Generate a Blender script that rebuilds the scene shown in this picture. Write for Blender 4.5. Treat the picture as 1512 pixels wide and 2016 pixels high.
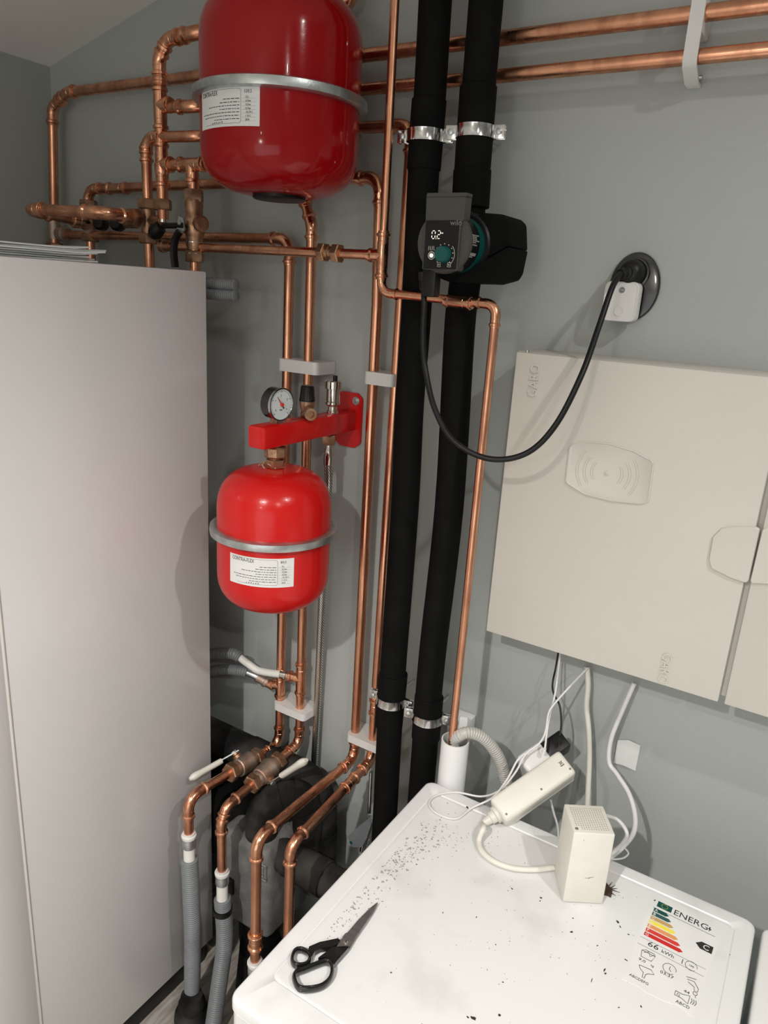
import bpy, bmesh, math, random
from mathutils import Vector, Matrix
V = Vector
random.seed(7)
C = bpy.context.scene.collection
for o in list(bpy.data.objects): bpy.data.objects.remove(o)

# ------------------------------------------------------------ camera
FPX = 1435.767
RX = V((0.84643834, 0.52913468, 0.05965421))      # camera right
DN = V((0.20194374, -0.2153276, -0.95543328))     # camera down
FW = V((-0.49270768, 0.82076215, -0.28911698))    # camera forward
CAM = V((0, 0, 1.80))
cam = bpy.data.objects.new('camera', bpy.data.cameras.new('camera'))
cam.matrix_world = Matrix(((RX.x, -DN.x, -FW.x, CAM.x), (RX.y, -DN.y, -FW.y, CAM.y), (RX.z, -DN.z, -FW.z, CAM.z), (0, 0, 0, 1)))
cam.data.sensor_fit = 'VERTICAL'; cam.data.sensor_height = 36.0; cam.data.lens = FPX / 2016 * 36
cam.data.clip_start = 0.02
C.objects.link(cam); bpy.context.scene.camera = cam

# ------------------------------------------------------------ world, lights, exposure
w = bpy.data.worlds.new('world'); bpy.context.scene.world = w; w.use_nodes = True
w.node_tree.nodes['Background'].inputs[0].default_value = (0.5, 0.52, 0.55, 1)
w.node_tree.nodes['Background'].inputs[1].default_value = 0.15
vs = bpy.context.scene.view_settings
vs.view_transform = 'Standard'; vs.look = 'None'; vs.gamma = 1.0; vs.use_curve_mapping = False
vs.exposure = -0.06
def spot(name, loc, power, ang=130, blend=0.7, r=0.03, col=(1.0, 0.93, 0.84), aim=(0, 0, -1)):
    l = bpy.data.lights.new(name, 'SPOT'); l.energy = power; l.spot_size = math.radians(ang); l.spot_blend = blend
    l.shadow_soft_size = r; l.color = col
    o = bpy.data.objects.new(name, l); o.location = loc
    o.rotation_euler = V(aim).to_track_quat('-Z', 'Y').to_euler(); C.objects.link(o); return o
spot('ceiling_spot', (-0.36, -0.85, 2.58), 200, ang=128, blend=0.9, aim=(-0.05, 0.14, -1), col=(1, .965, .92))
spot('ceiling_spot', (0.85, 0.38, 2.87), 60, ang=132, blend=0.9, aim=(-0.25, 0, -1), col=(1, .965, .92))
spot('ceiling_spot', (1.35, -0.95, 2.90), 62, ang=126, blend=0.9, aim=(-0.2, 0.30, -1), col=(1, .965, .92))
spot('ceiling_spot', (-1.30, -1.6, 2.38), 10, ang=140, blend=0.9)
l = bpy.data.lights.new('ceiling_fill_light', 'POINT'); l.energy = 9; l.shadow_soft_size = .07; l.color = (1, .94, .86)  # added point fill to lift the dark ceiling, no real lamp hangs here
o = bpy.data.objects.new('ceiling_fill_light', l); o.location = (-.35, -1.35, 2.05); C.objects.link(o)
def area(name, loc, aim, sx, sy, power, col=(1, 1, 1)):
    l = bpy.data.lights.new(name, 'AREA'); l.shape = 'RECTANGLE'; l.size = sx; l.size_y = sy; l.energy = power; l.color = col
    o = bpy.data.objects.new(name, l); o.location = loc; o.rotation_euler = V(aim).to_track_quat('-Z', 'Y').to_euler(); C.objects.link(o)
area('daylight_from_doorway', (0.5, -2.12, 0.95), (0, 1, 0), 2.4, 1.7, 13, (0.93, 0.97, 1.0))  # added frontal fill behind the camera, stands for no known opening

# ------------------------------------------------------------ pixel -> point on a known plane
def ray(u, v): return RX * (u - 756) + DN * (v - 1008) + FW * FPX
def PX(u, v, X): d = ray(u, v); return CAM + d * (X / d.x)
def PY(u, v, Y): d = ray(u, v); return CAM + d * (Y / d.y)
def PZ(u, v, Z): d = ray(u, v); return CAM + d * ((Z - CAM.z) / d.z)

# ------------------------------------------------------------ materials
def mat(name, base, rough=0.5, metal=0.0, noise=0.0, nscale=8.0, col2=None, bump=0.0, bscale=60.0, stretch=(1, 1, 1),
        coat=0.0, emit=None, estr=0.0, rvar=0.0, spec=0.5, ramp=(0.35, 0.7)):
    m = bpy.data.materials.new(name); m.use_nodes = True; nt = m.node_tree; b = nt.nodes['Principled BSDF']
    b.inputs['Base Color'].default_value = (*base, 1); b.inputs['Roughness'].default_value = rough
    b.inputs['Metallic'].default_value = metal; b.inputs['Coat Weight'].default_value = coat
    b.inputs['Specular IOR Level'].default_value = spec
    if emit: b.inputs['Emission Color'].default_value = (*emit, 1); b.inputs['Emission Strength'].default_value = estr
    tc = nt.nodes.new('ShaderNodeTexCoord'); mp = nt.nodes.new('ShaderNodeMapping'); mp.inputs['Scale'].default_value = stretch
    nt.links.new(tc.outputs['Object'], mp.inputs[0])
    if noise > 0:
        n = nt.nodes.new('ShaderNodeTexNoise'); n.inputs['Scale'].default_value = nscale; n.inputs['Detail'].default_value = 6
        nt.links.new(mp.outputs[0], n.inputs['Vector'])
        r = nt.nodes.new('ShaderNodeMapRange'); r.inputs[1].default_value = ramp[0]; r.inputs[2].default_value = ramp[1]
        nt.links.new(n.outputs[0], r.inputs[0])
        mx = nt.nodes.new('ShaderNodeMix'); mx.data_type = 'RGBA'
        mx.inputs[6].default_value = (*base, 1); c2 = col2 or tuple(x * (1 - noise) for x in base); mx.inputs[7].default_value = (*c2, 1)
        nt.links.new(r.outputs[0], mx.inputs[0]); nt.links.new(mx.outputs[2], b.inputs['Base Color'])
        if rvar:
            rr = nt.nodes.new('ShaderNodeMapRange'); rr.inputs[3].default_value = rough; rr.inputs[4].default_value = rough + rvar
            nt.links.new(r.outputs[0], rr.inputs[0]); nt.links.new(rr.outputs[0], b.inputs['Roughness'])
    if bump > 0:
        n2 = nt.nodes.new('ShaderNodeTexNoise'); n2.inputs['Scale'].default_value = bscale; n2.inputs['Detail'].default_value = 3
        nt.links.new(mp.outputs[0], n2.inputs['Vector'])
        bp = nt.nodes.new('ShaderNodeBump'); bp.inputs['Strength'].default_value = bump; bp.inputs['Distance'].default_value = 0.002
        nt.links.new(n2.outputs[0], bp.inputs['Height']); nt.links.new(bp.outputs[0], b.inputs['Normal'])
    return m
M = dict(
    wall=mat('grey_wall_paint', (0.43, 0.455, 0.44), 0.6, noise=0.03, nscale=2.5, bump=0.12, bscale=250),
    ceil=mat('white_ceiling_paint', (0.93, 0.92, 0.88), 0.8, bump=0.05, bscale=200),
    copper=mat('copper', (0.80, 0.40, 0.25), 0.24, 1.0, noise=1, nscale=30, col2=(0.42, 0.18, 0.11), stretch=(1, 1, 0.35), rvar=0.22, ramp=(0.42, 0.75)),
    copfit=mat('copper_fitting', (0.84, 0.43, 0.27), 0.2, 1.0, noise=1, nscale=45, col2=(0.40, 0.17, 0.10), rvar=0.25, ramp=(0.45, 0.75)),
    brass=mat('aged_brass', (0.56, 0.34, 0.22), 0.36, 1.0, noise=1, nscale=60, col2=(0.28, 0.16, 0.10), rvar=0.2, bump=0.2, bscale=300),
    castbrass=mat('cast_valve_metal', (0.52, 0.44, 0.38), 0.42, 0.9, noise=1, nscale=50, col2=(0.45, 0.26, 0.18), bump=0.5, bscale=500),
    zinc=mat('zinc_plated_steel', (0.62, 0.66, 0.66), 0.36, 0.95, noise=0.3, nscale=40, bump=0.1, bscale=200),
    chrome=mat('bright_steel', (0.80, 0.80, 0.80), 0.15, 1.0, noise=0.35, nscale=60),
    nickel=mat('nickel_plate', (0.72, 0.68, 0.62), 0.14, 1.0, noise=0.2, nscale=50),
    bigred=mat('dark_red_enamel', (0.34, 0.004, 0.007), 0.14, spec=0.25, coat=0.15, noise=0.1, nscale=6, bump=0.05, bscale=90),
    red=mat('red_enamel', (0.64, 0.010, 0.009), 0.24, spec=0.35, coat=0.15, noise=0.08, nscale=6, bump=0.1, bscale=160),
    blackfoam=mat('black_rubber_foam', (0.0055, 0.0055, 0.0055), 0.8, noise=0.4, nscale=20, bump=0.3, bscale=120, spec=0.12),
    greyfoam=mat('dusty_black_foam', (0.008, 0.008, 0.008), 0.8, noise=1, nscale=9, col2=(0.075, 0.070, 0.064), bump=0.3, bscale=90, spec=0.15, ramp=(0.42, 0.78)),
    epp=mat('grey_moulded_foam', (0.17, 0.17, 0.165), 0.85, noise=0.35, nscale=35, bump=0.6, bscale=260),
    black=mat('black_plastic', (0.007, 0.007, 0.0075), 0.42, spec=0.35, noise=0.3, nscale=30),
    gloss=mat('glossy_black_plastic', (0.008, 0.008, 0.008), 0.16, coat=0.5, noise=0.2, nscale=30),
    pumpgrey=mat('pump_grey_plastic', (0.066, 0.062, 0.055), 0.5, bump=0.2, bscale=600),
    teal=mat('teal_plastic', (0.0, 0.085, 0.078), 0.5),
    tealmet=mat('teal_enamel', (0.0, 0.085, 0.078), 0.4),
    white=mat('white_plastic', (0.75, 0.745, 0.73), 0.35, noise=0.04, nscale=12),
    ivory=mat('ivory_plastic', (0.76, 0.735, 0.67), 0.4, noise=0.08, nscale=18),
    boxwhite=mat('warm_white_powder_coat', (0.63, 0.60, 0.55), 0.38, noise=0.03, nscale=5, bump=0.08, bscale=400),
    cabwhite=mat('white_lacquered_steel', (0.70, 0.68, 0.675), 0.22, noise=0.02, nscale=3, bump=0.04, bscale=300, coat=0.2),
    washer=mat('washer_white_enamel', (0.78, 0.785, 0.78), 0.28, noise=1, nscale=11, col2=(0.70, 0.70, 0.69), coat=0.25, ramp=(0.55, 0.72)),
    pvc=mat('white_pipe_plastic', (0.78, 0.78, 0.78), 0.25),
    pex=mat('white_plastic_tube', (0.80, 0.79, 0.74), 0.35),
    conduit=mat('grey_corrugated_plastic', (0.19, 0.205, 0.215), 0.42, noise=0.15, nscale=25),
    condlight=mat('light_grey_corrugated_plastic', (0.50, 0.49, 0.46), 0.35, noise=0.1, nscale=25),
    paper=mat('white_paper', (0.80, 0.80, 0.79), 0.7, noise=0.05, nscale=20),
    bluepaper=mat('pale_magazine_pages', (0.60, 0.64, 0.63), 0.6, noise=0.2, nscale=40, stretch=(1, 1, 30)),
    ink=mat('black_ink', (0.02, 0.02, 0.02), 0.6),
    greyink=mat('grey_ink', (0.20, 0.20, 0.20), 0.6),
    glow=mat('display_light', (0.9, 0.85, 0.7), 0.5, emit=(1, 0.94, 0.78), estr=0.9),
    printw=mat('white_print', (0.62, 0.60, 0.56), 0.5),
    floor=mat('grey_wood_floor', (0.26, 0.23, 0.20), 0.45, noise=1, nscale=14, col2=(0.48, 0.45, 0.41), stretch=(6, 1, 1), bump=0.1, bscale=40),
    dial=mat('pale_dial_face', (0.66, 0.70, 0.70), 0.35),
    redplastic=mat('red_pointer', (0.75, 0.03, 0.02), 0.4),
    hemp=mat('hemp_fibre', (0.60, 0.47, 0.30), 0.8, noise=0.4, nscale=80),
    dirt=mat('grey_dust', (0.36, 0.345, 0.32), 0.9), darkdirt=mat('dark_crumbs', (0.03, 0.028, 0.025), 0.9),
    rust=mat('brown_broken_chipboard', (0.09, 0.055, 0.035), 0.9, noise=0.5, nscale=90, bump=0.6, bscale=300),
    steel=mat('scissor_steel', (0.30, 0.285, 0.27), 0.4, 0.75, noise=0.3, nscale=30, stretch=(1, 5, 1)),
    eA=mat('print_dark_teal', (0.0, 0.07, 0.06), 0.5), eB=mat('print_dark_green', (0.03, 0.10, 0.09), 0.5), eC=mat('print_ochre', (0.55, 0.36, 0.13), 0.5),
    eD=mat('print_yellow', (0.90, 0.78, 0.08), 0.5), eE=mat('print_orange', (0.75, 0.33, 0.12), 0.5), eF=mat('print_scarlet', (0.66, 0.05, 0.04), 0.5), eG=mat('print_red', (0.60, 0.02, 0.02), 0.5),
)
# braided steel: fine crossing bump
def braid_mat():
    m = mat('braided_steel', (0.50, 0.50, 0.49), 0.3, 1.0); nt = m.node_tree; b = nt.nodes['Principled BSDF']
    tc = nt.nodes.new('ShaderNodeTexCoord'); wv = nt.nodes.new('ShaderNodeTexWave'); wv.bands_direction = 'DIAGONAL'
    wv.inputs['Scale'].default_value = 90; wv.inputs['Distortion'].default_value = 1.0
    nt.links.new(tc.outputs['Object'], wv.inputs[0]); mx = nt.nodes.new('ShaderNodeMix'); mx.data_type = 'RGBA'
    mx.inputs[6].default_value = (0.16, 0.16, 0.15, 1); mx.inputs[7].default_value = (0.95, 0.95, 0.92, 1)
    nt.links.new(wv.outputs[1], mx.inputs[0]); nt.links.new(mx.outputs[2], b.inputs['Base Color'])
    return m
M['braid'] = braid_mat()

# ------------------------------------------------------------ mesh helpers
ORG = {}
def obj(name, bm, m, parent=None, smooth=35, org=None):
    """link a bmesh (built in world coordinates) as one mesh object"""
    bmesh.ops.remove_doubles(bm, verts=bm.verts, dist=1e-6)
    bmesh.ops.recalc_face_normals(bm, faces=bm.faces)
    if parent is not None: o0 = ORG[parent.name]
    else:
        xs = [v.co for v in bm.verts]
        o0 = org or V(((min(v.x for v in xs) + max(v.x for v in xs)) / 2, (min(v.y for v in xs) + max(v.y for v in xs)) / 2, min(v.z for v in xs)))
    for v in bm.verts: v.co -= o0
    me = bpy.data.meshes.new(name); bm.to_mesh(me); bm.free()
    me.materials.append(M[m] if isinstance(m, str) else m)
    for p in me.polygons: p.use_smooth = True
    me.set_sharp_from_angle(angle=math.radians(smooth))
    o = bpy.data.objects.new(name, me); C.objects.link(o)
    if parent is None: o.location = o0
    else: o.parent = parent
    ORG[o.name] = o0
    return o
def tag(o, label, cat, group=None):
    o['label'] = label; o['category'] = cat
    if group: o['group'] = group
    return o
def struct(name, bm, m): o = obj(name, bm, m); o['kind'] = 'structure'; return o
def thing(name, label, cat, loc, group=None):
    o = bpy.data.objects.new(name, None); C.objects.link(o); o.location = loc; o.empty_display_size = 0.05
    ORG[o.name] = V(loc); return tag(o, label, cat, group)
def basis(d, up=V((0, 0, 1))):
    d = V(d).normalized()
    if abs(d.dot(up)) > 0.98: up = V((0, 1, 0))
    x = d.cross(up).normalized(); return x, x.cross(d).normalized(), d       # x, y, axis
def box(bm, c, s, bev=0.0, rz=0.0, mtx=None, seg=2):
    g = bmesh.ops.create_cube(bm, size=1)['verts']
    for v in g: v.co = V((v.co.x * s[0], v.co.y * s[1], v.co.z * s[2]))
    if bev > 0:
        es = list({e for v in g for e in v.link_edges})
        r = bmesh.ops.bevel(bm, geom=es, offset=bev, segments=seg, affect='EDGES', profile=0.5)
        g = list({v for f in r['faces'] for v in f.verts} | {v for v in g if v.is_valid})
    mt = mtx if mtx is not None else Matrix.Rotation(rz, 3, 'Z')
    for v in g: v.co = mt @ v.co + V(c)
    return bm
def B(*a, **k): bm = bmesh.new(); return box(bm, *a, **k)
def rings(bm, loops, cap=True, close=False):
    vs = [[bm.verts.new(p) for p in l] for l in loops]; n = len(vs[0])
    pairs = list(zip(vs, vs[1:])) + ([(vs[-1], vs[0])] if close else [])
    for a, b in pairs:
        for i in range(n): bm.faces.new((a[i], a[(i + 1) % n], b[(i + 1) % n], b[i]))
    if cap and not close:
        bm.faces.new(vs[0][::-1]); bm.faces.new(vs[-1])
    return bm
def lathe(bm, prof, o, d, n=32, cap=True, sx=1.0):
    """prof = [(distance along axis, radius)]"""
    x, y, a = basis(d); o = V(o)
    return rings(bm, [[o + a * s + (x * math.cos(2 * math.pi * i / n) * sx + y * math.sin(2 * math.pi * i / n)) * max(r, 1e-5) for i in range(n)] for s, r in prof], cap)
def L(*a, **k): bm = bmesh.new(); return lathe(bm, *a, **k)
def fillet(pts, R, seg=10):
    pts = [V(p) for p in pts]
    if not hasattr(R, '__len__'): R = [R] * (len(pts) - 2)
    out = [pts[0]]
    for i in range(1, len(pts) - 1):
        a = (pts[i - 1] - pts[i]).normalized(); b = (pts[i + 1] - pts[i]).normalized(); th = math.pi - a.angle(b)
        if th < 0.02: out.append(pts[i]); continue
        t = R[i - 1] * math.tan(th / 2); c = pts[i] + (a + b).normalized() * (R[i - 1] / math.cos(th / 2))
        p0 = pts[i] + a * t; p1 = pts[i] + b * t; u = (p0 - c); ax = u.cross(p1 - c).normalized()
        for k in range(seg + 1): out.append(c + Matrix.Rotation(th * k / seg, 3, ax) @ u)
    return out + [pts[-1]]
class Path:
    def __init__(s, pts):
        s.p = [V(p) for p in pts]; s.s = [0]
        for a, b in zip(s.p, s.p[1:]): s.s.append(s.s[-1] + (b - a).length)
        s.len = s.s[-1]
    def at(s, t):
        t = min(max(t, 0), s.len)
        for i in range(len(s.p) - 1):
            if t <= s.s[i + 1] + 1e-9:
                d = s.s[i + 1] - s.s[i]; return s.p[i].lerp(s.p[i + 1], (t - s.s[i]) / d if d > 1e-9 else 0)
        return s.p[-1]
def sweep(bm, pts, r, n=16, cap=True, close=False, sc=(1, 1), up=None):
    """r: number or list per point"""
    pts = [V(p) for p in pts]; N = len(pts); rr = r if hasattr(r, '__len__') else [r] * N
    tg = [(pts[(i + 1) % N if close else min(i + 1, N - 1)] - pts[(i - 1) % N if close else max(i - 1, 0)]).normalized() for i in range(N)]
    x = up.cross(tg[0]).normalized() if up is not None else basis(tg[0])[0]; loops = []
    for i in range(N):
        if up is not None: x = up.cross(tg[i]).normalized()
        else: x = (x - tg[i] * x.dot(tg[i])).normalized()
        y = tg[i].cross(x)
        loops.append([pts[i] + (x * math.cos(2 * math.pi * k / n) * sc[0] + y * math.sin(2 * math.pi * k / n) * sc[1]) * rr[i] for k in range(n)])
    return rings(bm, loops, cap, close)
def S(*a, **k): bm = bmesh.new(); return sweep(bm, *a, **k)
def smooth(pts, per=8, close=False):
    pts = [V(p) for p in pts]; n = len(pts); out = []
    g = (lambda i: pts[i % n]) if close else (lambda i: pts[min(max(i, 0), n - 1)])
    for i in range(n if close else n - 1):
        a, b, c, d = g(i - 1), g(i), g(i + 1), g(i + 2)
        for k in range(per):
            t = k / per; out.append(0.5 * ((2 * b) + (c - a) * t + (2 * a - 5 * b + 4 * c - d) * t * t + (3 * b - a - 3 * c + d) * t ** 3))
    return out if close else out + [pts[-1]]
def prism(bm, poly, n, depth):
    """poly: coplanar 3D outline, extruded along n by depth"""
    a = [V(p) for p in poly]; n = V(n).normalized() * depth
    return rings(bm, [a, [p + n for p in a]])
def PR(*a, **k): bm = bmesh.new(); return prism(bm, *a, **k)
def rpoly(pts, r, seg=5):
    """round the corners of a closed outline"""
    pts = [V(p) for p in pts]; n = len(pts); out = []; rs = r if hasattr(r, '__len__') else [r] * n
    for i in range(n):
        a = (pts[i - 1] - pts[i]); b = (pts[(i + 1) % n] - pts[i]); al, bl = a.length, b.length
        if rs[i] <= 0: out.append(pts[i]); continue
        th = a.angle(b); t = min(rs[i] / math.tan(th / 2), al * .49, bl * .49)
        p0 = pts[i] + a / al * t; p1 = pts[i] + b / bl * t
        for k in range(seg + 1):
            u = k / seg; out.append(p0 * (1 - u) ** 2 + pts[i] * 2 * u * (1 - u) + p1 * u * u)
    return out
def hexnut(bm, c, d, r, ln, n=6):
    x, y, a = basis(d); c = V(c) - a * ln / 2; ch = ln * .12
    f = lambda s, k: [c + a * s + (x * math.cos(2 * math.pi * i / n) + y * math.sin(2 * math.pi * i / n)) * r * k for i in range(n)]
    return rings(bm, [f(0, .9), f(ch, 1), f(ln - ch, 1), f(ln, .9)])
def NUT(*a, **k): bm = bmesh.new(); return hexnut(bm, *a, **k)
def text_bm(s, size, o, xd, yd, ext=0.0004, wrap=None, align='LEFT', shear=0, sx=1.0):
    cu = bpy.data.curves.new('t', 'FONT'); cu.body = s; cu.size = size; cu.extrude = ext; cu.align_x = align; cu.shear = shear
    cu.resolution_u = 2
    to = bpy.data.objects.new('t', cu); C.objects.link(to); dg = bpy.context.evaluated_depsgraph_get(); dg.update()
    me = bpy.data.meshes.new_from_object(to.evaluated_get(dg)); bm = bmesh.new(); bm.from_mesh(me)
    bpy.data.objects.remove(to); bpy.data.curves.remove(cu); bpy.data.meshes.remove(me)
    for v in bm.verts:
        if wrap: v.co = wrap(v.co.x * sx, v.co.y, v.co.z + ext)
        else: zd = V(xd).cross(V(yd)); v.co = V(o) + V(xd) * v.co.x * sx + V(yd) * v.co.y + zd * (v.co.z + ext)
    return bm
def merge(a, b):
    me = bpy.data.meshes.new('x'); b.to_mesh(me); b.free(); a.from_mesh(me); bpy.data.meshes.remove(me); return a

# ------------------------------------------------------------ press fittings
def fit_r(s, ln, r):
    """outer radius of a press socket at distance s from its open end"""
    k = r / 0.011; e = s / k
    if e < .003: return r * 1.09
    if e < .0045: return r * 1.12
    if e < .0055: return r * 1.30
    if e < .0095: return r * 1.36
    if e < .0110: return r * 1.28
    if e < .0125: return r * 1.10
    if e < .021: return r * 1.10
    return r * 1.14
def fitting(pts, r, ends=(1, 1), R=None):
    """socketed fitting swept along a polyline (already filleted)"""
    P = Path(pts); k = r / 0.011; ss = set()
    for e in (0, .0029, .0031, .0044, .0050, .0056, .0075, .0094, .0100, .0109, .0124, .0126, .0209, .0215):
        ss.add(e * k); ss.add(P.len - e * k)
    n = max(2, int(P.len / .004))
    for i in range(n + 1):
        t = P.len * i / n
        if (.0215 * k < t or not ends[0]) and (t < P.len - .0215 * k or not ends[1]): ss.add(t)
    ss = sorted(x for x in ss if 0 <= x <= P.len)
    ss = [x for i, x in enumerate(ss) if i == 0 or x - ss[i - 1] > 5e-5]
    rr = []
    for x in ss:
        a = fit_r(x, P.len, r) if ends[0] else r * 1.14; b = fit_r(P.len - x, P.len, r) if ends[1] else r * 1.14
        rr.append(a if x < P.len / 2 else b)
    return S([P.at(x) for x in ss], rr, n=20)
def pipe(name, label, pts, r, R=None, group=None, sock=.024, fit='copfit', m='copper', cat='pipe', skip=()):
    """a pipe run with its press elbows"""
    pts = [V(p) for p in pts]; t = thing(name, label, cat, pts[0] if pts[0].z < pts[-1].z else pts[-1], group); R = R or r * 2.6
    obj('tube', S(fillet(pts, R, 8), r, n=20), m, t)
    k = r / .011; sk = sock * k
    for i in range(1, len(pts) - 1):
        if i in skip: continue
        a = (pts[i - 1] - pts[i]); b = (pts[i + 1] - pts[i]); th = math.pi - a.angle(b); tt = R * math.tan(th / 2)
        fp = fillet([pts[i] + a.normalized() * (tt + sk), pts[i], pts[i] + b.normalized() * (tt + sk)], R, 8)
        obj('elbow_fitting', fitting(fp, r), fit, t)
    return t
def coupling(parent, c, d, r, ln=.055, m='copfit', name='coupling'):
    c = V(c); d = V(d).normalized(); return obj(name, fitting([c - d * ln / 2, c + d * ln / 2], r), m, parent)
def tee(parent, c, d, b, r, ln=.075, bl=.045, m='copfit'):
    c = V(c); d = V(d).normalized(); b = V(b).normalized()
    bm = fitting([c - d * ln / 2, c + d * ln / 2], r); merge(bm, fitting([c, c + b * bl], r, ends=(0, 1)))
    return obj('tee_fitting', bm, m, parent)
def compnut(parent, c, d, r, ln=.02, m='brass', name='compression_nut'):
    return obj(name, NUT(c, d, r * 1.75, ln), m, parent)
Z = V((0, 0, 1)); XD = V((1, 0, 0)); YD = V((0, 1, 0))

# ============================================================ SETTING
WY = 1.36; XL = -1.925; XR = 2.2; YF = -2.2
def cz(x): return 2.313 + .243 * (x + 1.919)
bm = bmesh.new(); rings(bm, [[V((XL - .1, WY, 0)), V((XR + .1, WY, 0)), V((XR + .1, WY, cz(XR) + .1)), V((XL - .1, WY, cz(XL) + .06))],
                              [V((XL - .1, WY + .1, 0)), V((XR + .1, WY + .1, 0)), V((XR + .1, WY + .1, cz(XR) + .1)), V((XL - .1, WY + .1, cz(XL) + .06))]])
struct('wall_back', bm, 'wall')
struct('wall_left', B((XL - .05, (WY + YF) / 2, 1.2), (.1, WY - YF, 2.45)), 'wall')
struct('wall_right', B((XR + .05, (WY + YF) / 2, 1.7), (.1, WY - YF, 3.4)), 'wall')
struct('wall_front', B(((XL + XR) / 2, YF - .05, 1.7), (XR - XL + .2, .1, 3.4)), 'ceil')
struct('floor', B(((XL + XR) / 2, (WY + YF) / 2, -.05), (XR - XL + .2, WY - YF + .2, .1)), 'floor')
bm = bmesh.new(); rings(bm, [[V((XL - .1, y, cz(XL - .1))), V((XR + .1, y, cz(XR + .1))), V((XR + .1, y, cz(XR + .1) + .1)), V((XL - .1, y, cz(XL - .1) + .1))] for y in (YF - .05, WY + .05)])
struct('ceiling', bm, 'ceil')

# ============================================================ LARGE APPLIANCES
# heat pump cabinet
CX = -1.152
hp = thing('heat_pump_cabinet', 'tall white appliance cabinet with plain side panel filling the left side', 'cabinet', (CX - .3, .86, 0))
obj('body', B((CX - .298, .89, .94), (.592, .516, 1.74), .003), 'cabwhite', hp)
obj('side_panel', B((CX - .004, .8995, .9435), (.008, .497, 1.747), .003), 'cabwhite', hp)
obj('side_panel', B((CX - .594, .8995, .9435), (.008, .497, 1.747), .003), 'cabwhite', hp)
obj('front_door', B((CX - .299, .600, .94), (.600, .094, 1.754), .008), 'cabwhite', hp)
obj('plinth', B((CX - .299, .88, .035), (.57, .50, .07), .002), 'black', hp)
obj('side_edge_trim', B((CX - .0035, .6490, .9435), (.010, .003, 1.747), .001), 'boxwhite', hp)
# stack of papers on top
TOPZ = 1.817
for i in range(7):
    ln = .20 + random.uniform(-.02, .03); wd = .16
    cx = CX - .115 + random.uniform(-.01, .01); cy = .785 + random.uniform(-.012, .012); z = TOPZ + .0012 + i * .0034; rz = random.uniform(-.06, .06)
    bm = bmesh.new(); rows = []
    for k in range(9):
        u = k / 8 - .5; lift = (max(0, abs(u) - .25) ** 2) * .12 * (1 if i > 2 else .15) * (1.4 if u < 0 else .6)
        row = []
        for q, zz in ((-.5, 0), (.5, 0), (.5, .0026), (-.5, .0026)):
            row.append(Matrix.Rotation(rz, 3, 'Z') @ V((q * wd, u * (ln + .06), 0)) + V((cx, cy, z + lift + zz)))
        rows.append(row)
    o = obj('magazine', rings(bm, rows), 'bluepaper' if i % 2 else 'paper')
    tag(o, ['lowest thin white booklet of the pile on the tall cabinet', 'second booklet from the bottom of the pile on the tall cabinet', 'third booklet from the bottom of the pile on the tall cabinet',
            'middle booklet of the pile on the tall cabinet', 'third booklet from the top of the pile on the tall cabinet', 'second booklet from the top, curled up on the tall cabinet', 'topmost white booklet with lifted edge on the tall cabinet'][i], 'booklet', 'booklets piled on the tall cabinet')

# washing machine
def rrect(x0, x1, y0, y1, r, z, seg=6):
    out = []
    for cx, cy, a0 in ((x1 - r, y1 - r, 0), (x0 + r, y1 - r, 90), (x0 + r, y0 + r, 180), (x1 - r, y0 + r, 270)):
        for k in range(seg + 1):
            a = math.radians(a0 + 90 * k / seg); out.append(V((cx + r * math.cos(a), cy + r * math.sin(a), z)))
    return out
WT = .85
def washer(label, x0, x1, y0, y1):
    t = thing('washing_machine', label, 'washing machine', ((x0 + x1) / 2, (y0 + y1) / 2, 0))
    lp = [(0, -.020, .016), (0, -.006, .016), (.001, -.0025, .016), (.003, -.0006, .016), (.006, 0, .014), (.028, 0, .012), (.0290, -.0014, .012), (.0302, -.0020, .012), (.0316, -.0012, .011), (.036, -.0012, .011)]
    fy = lambda i: i if i < .02 else i + .028          # the raised rim is wider along the front
    obj('worktop_lid', rings(bmesh.new(), [rrect(x0 + i, x1 - i, y0 + fy(i), y1 - i, r, WT + dz) for i, dz, r in lp]), 'washer', t, smooth=50)
    rr = lambda z, k=0: rrect(x0 + .0015 + k, x1 - .0015 - k, y0 + .0015 + k, y1 - .012, .016, z)
    obj('casing', rings(bmesh.new(), [rr(.02), rr(WT - .150), rr(WT - .148, .003)]), 'washer', t)
    obj('control_panel', rings(bmesh.new(), [rr(WT - .148, .003), rr(WT - .146), rr(WT - .0240), rr(WT - .0215, .004), rr(WT - .019, .004)]), 'washer', t)
    for sx in (x0 + .05, x1 - .05):
        for sy in (y0 + .07, y1 - .06): obj('foot', L([(0, .02), (.02, .02)], (sx, sy, 0), Z, n=16), 'black', t)
    return t
wa = washer('white washing machine with a scratched dirty top and energy sticker', -.548, .064, .572, 1.158)
washer('second white appliance just entering at the lower right corner', .074, .68, .56, 1.16)
# broken edge hole behind the small cube box
hc = PZ(1196, 1750, WT)
pts = [PZ(u, v, WT + .0006) for u, v in [(1187, 1733), (1193, 1736), (1199, 1744), (1206, 1751), (1205, 1758), (1203, 1766), (1195, 1762), (1186, 1760), (1183, 1748)]]
obj('chipped_hole', PR(pts, Z, -.006), 'rust', wa)
bm = bmesh.new()
for a, b in [((1203, 1748), (1212, 1742)), ((1205, 1752), (1220, 1757)), ((1204, 1758), (1213, 1764)), ((1200, 1743), (1206, 1736)), ((1205, 1750), (1216, 1749))]:
    sweep(bm, [PZ(*a, WT + .0006), PZ(*b, WT + .0004)], [.0009, .0002], n=6)
obj('crack', bm, 'darkdirt', wa)
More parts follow.
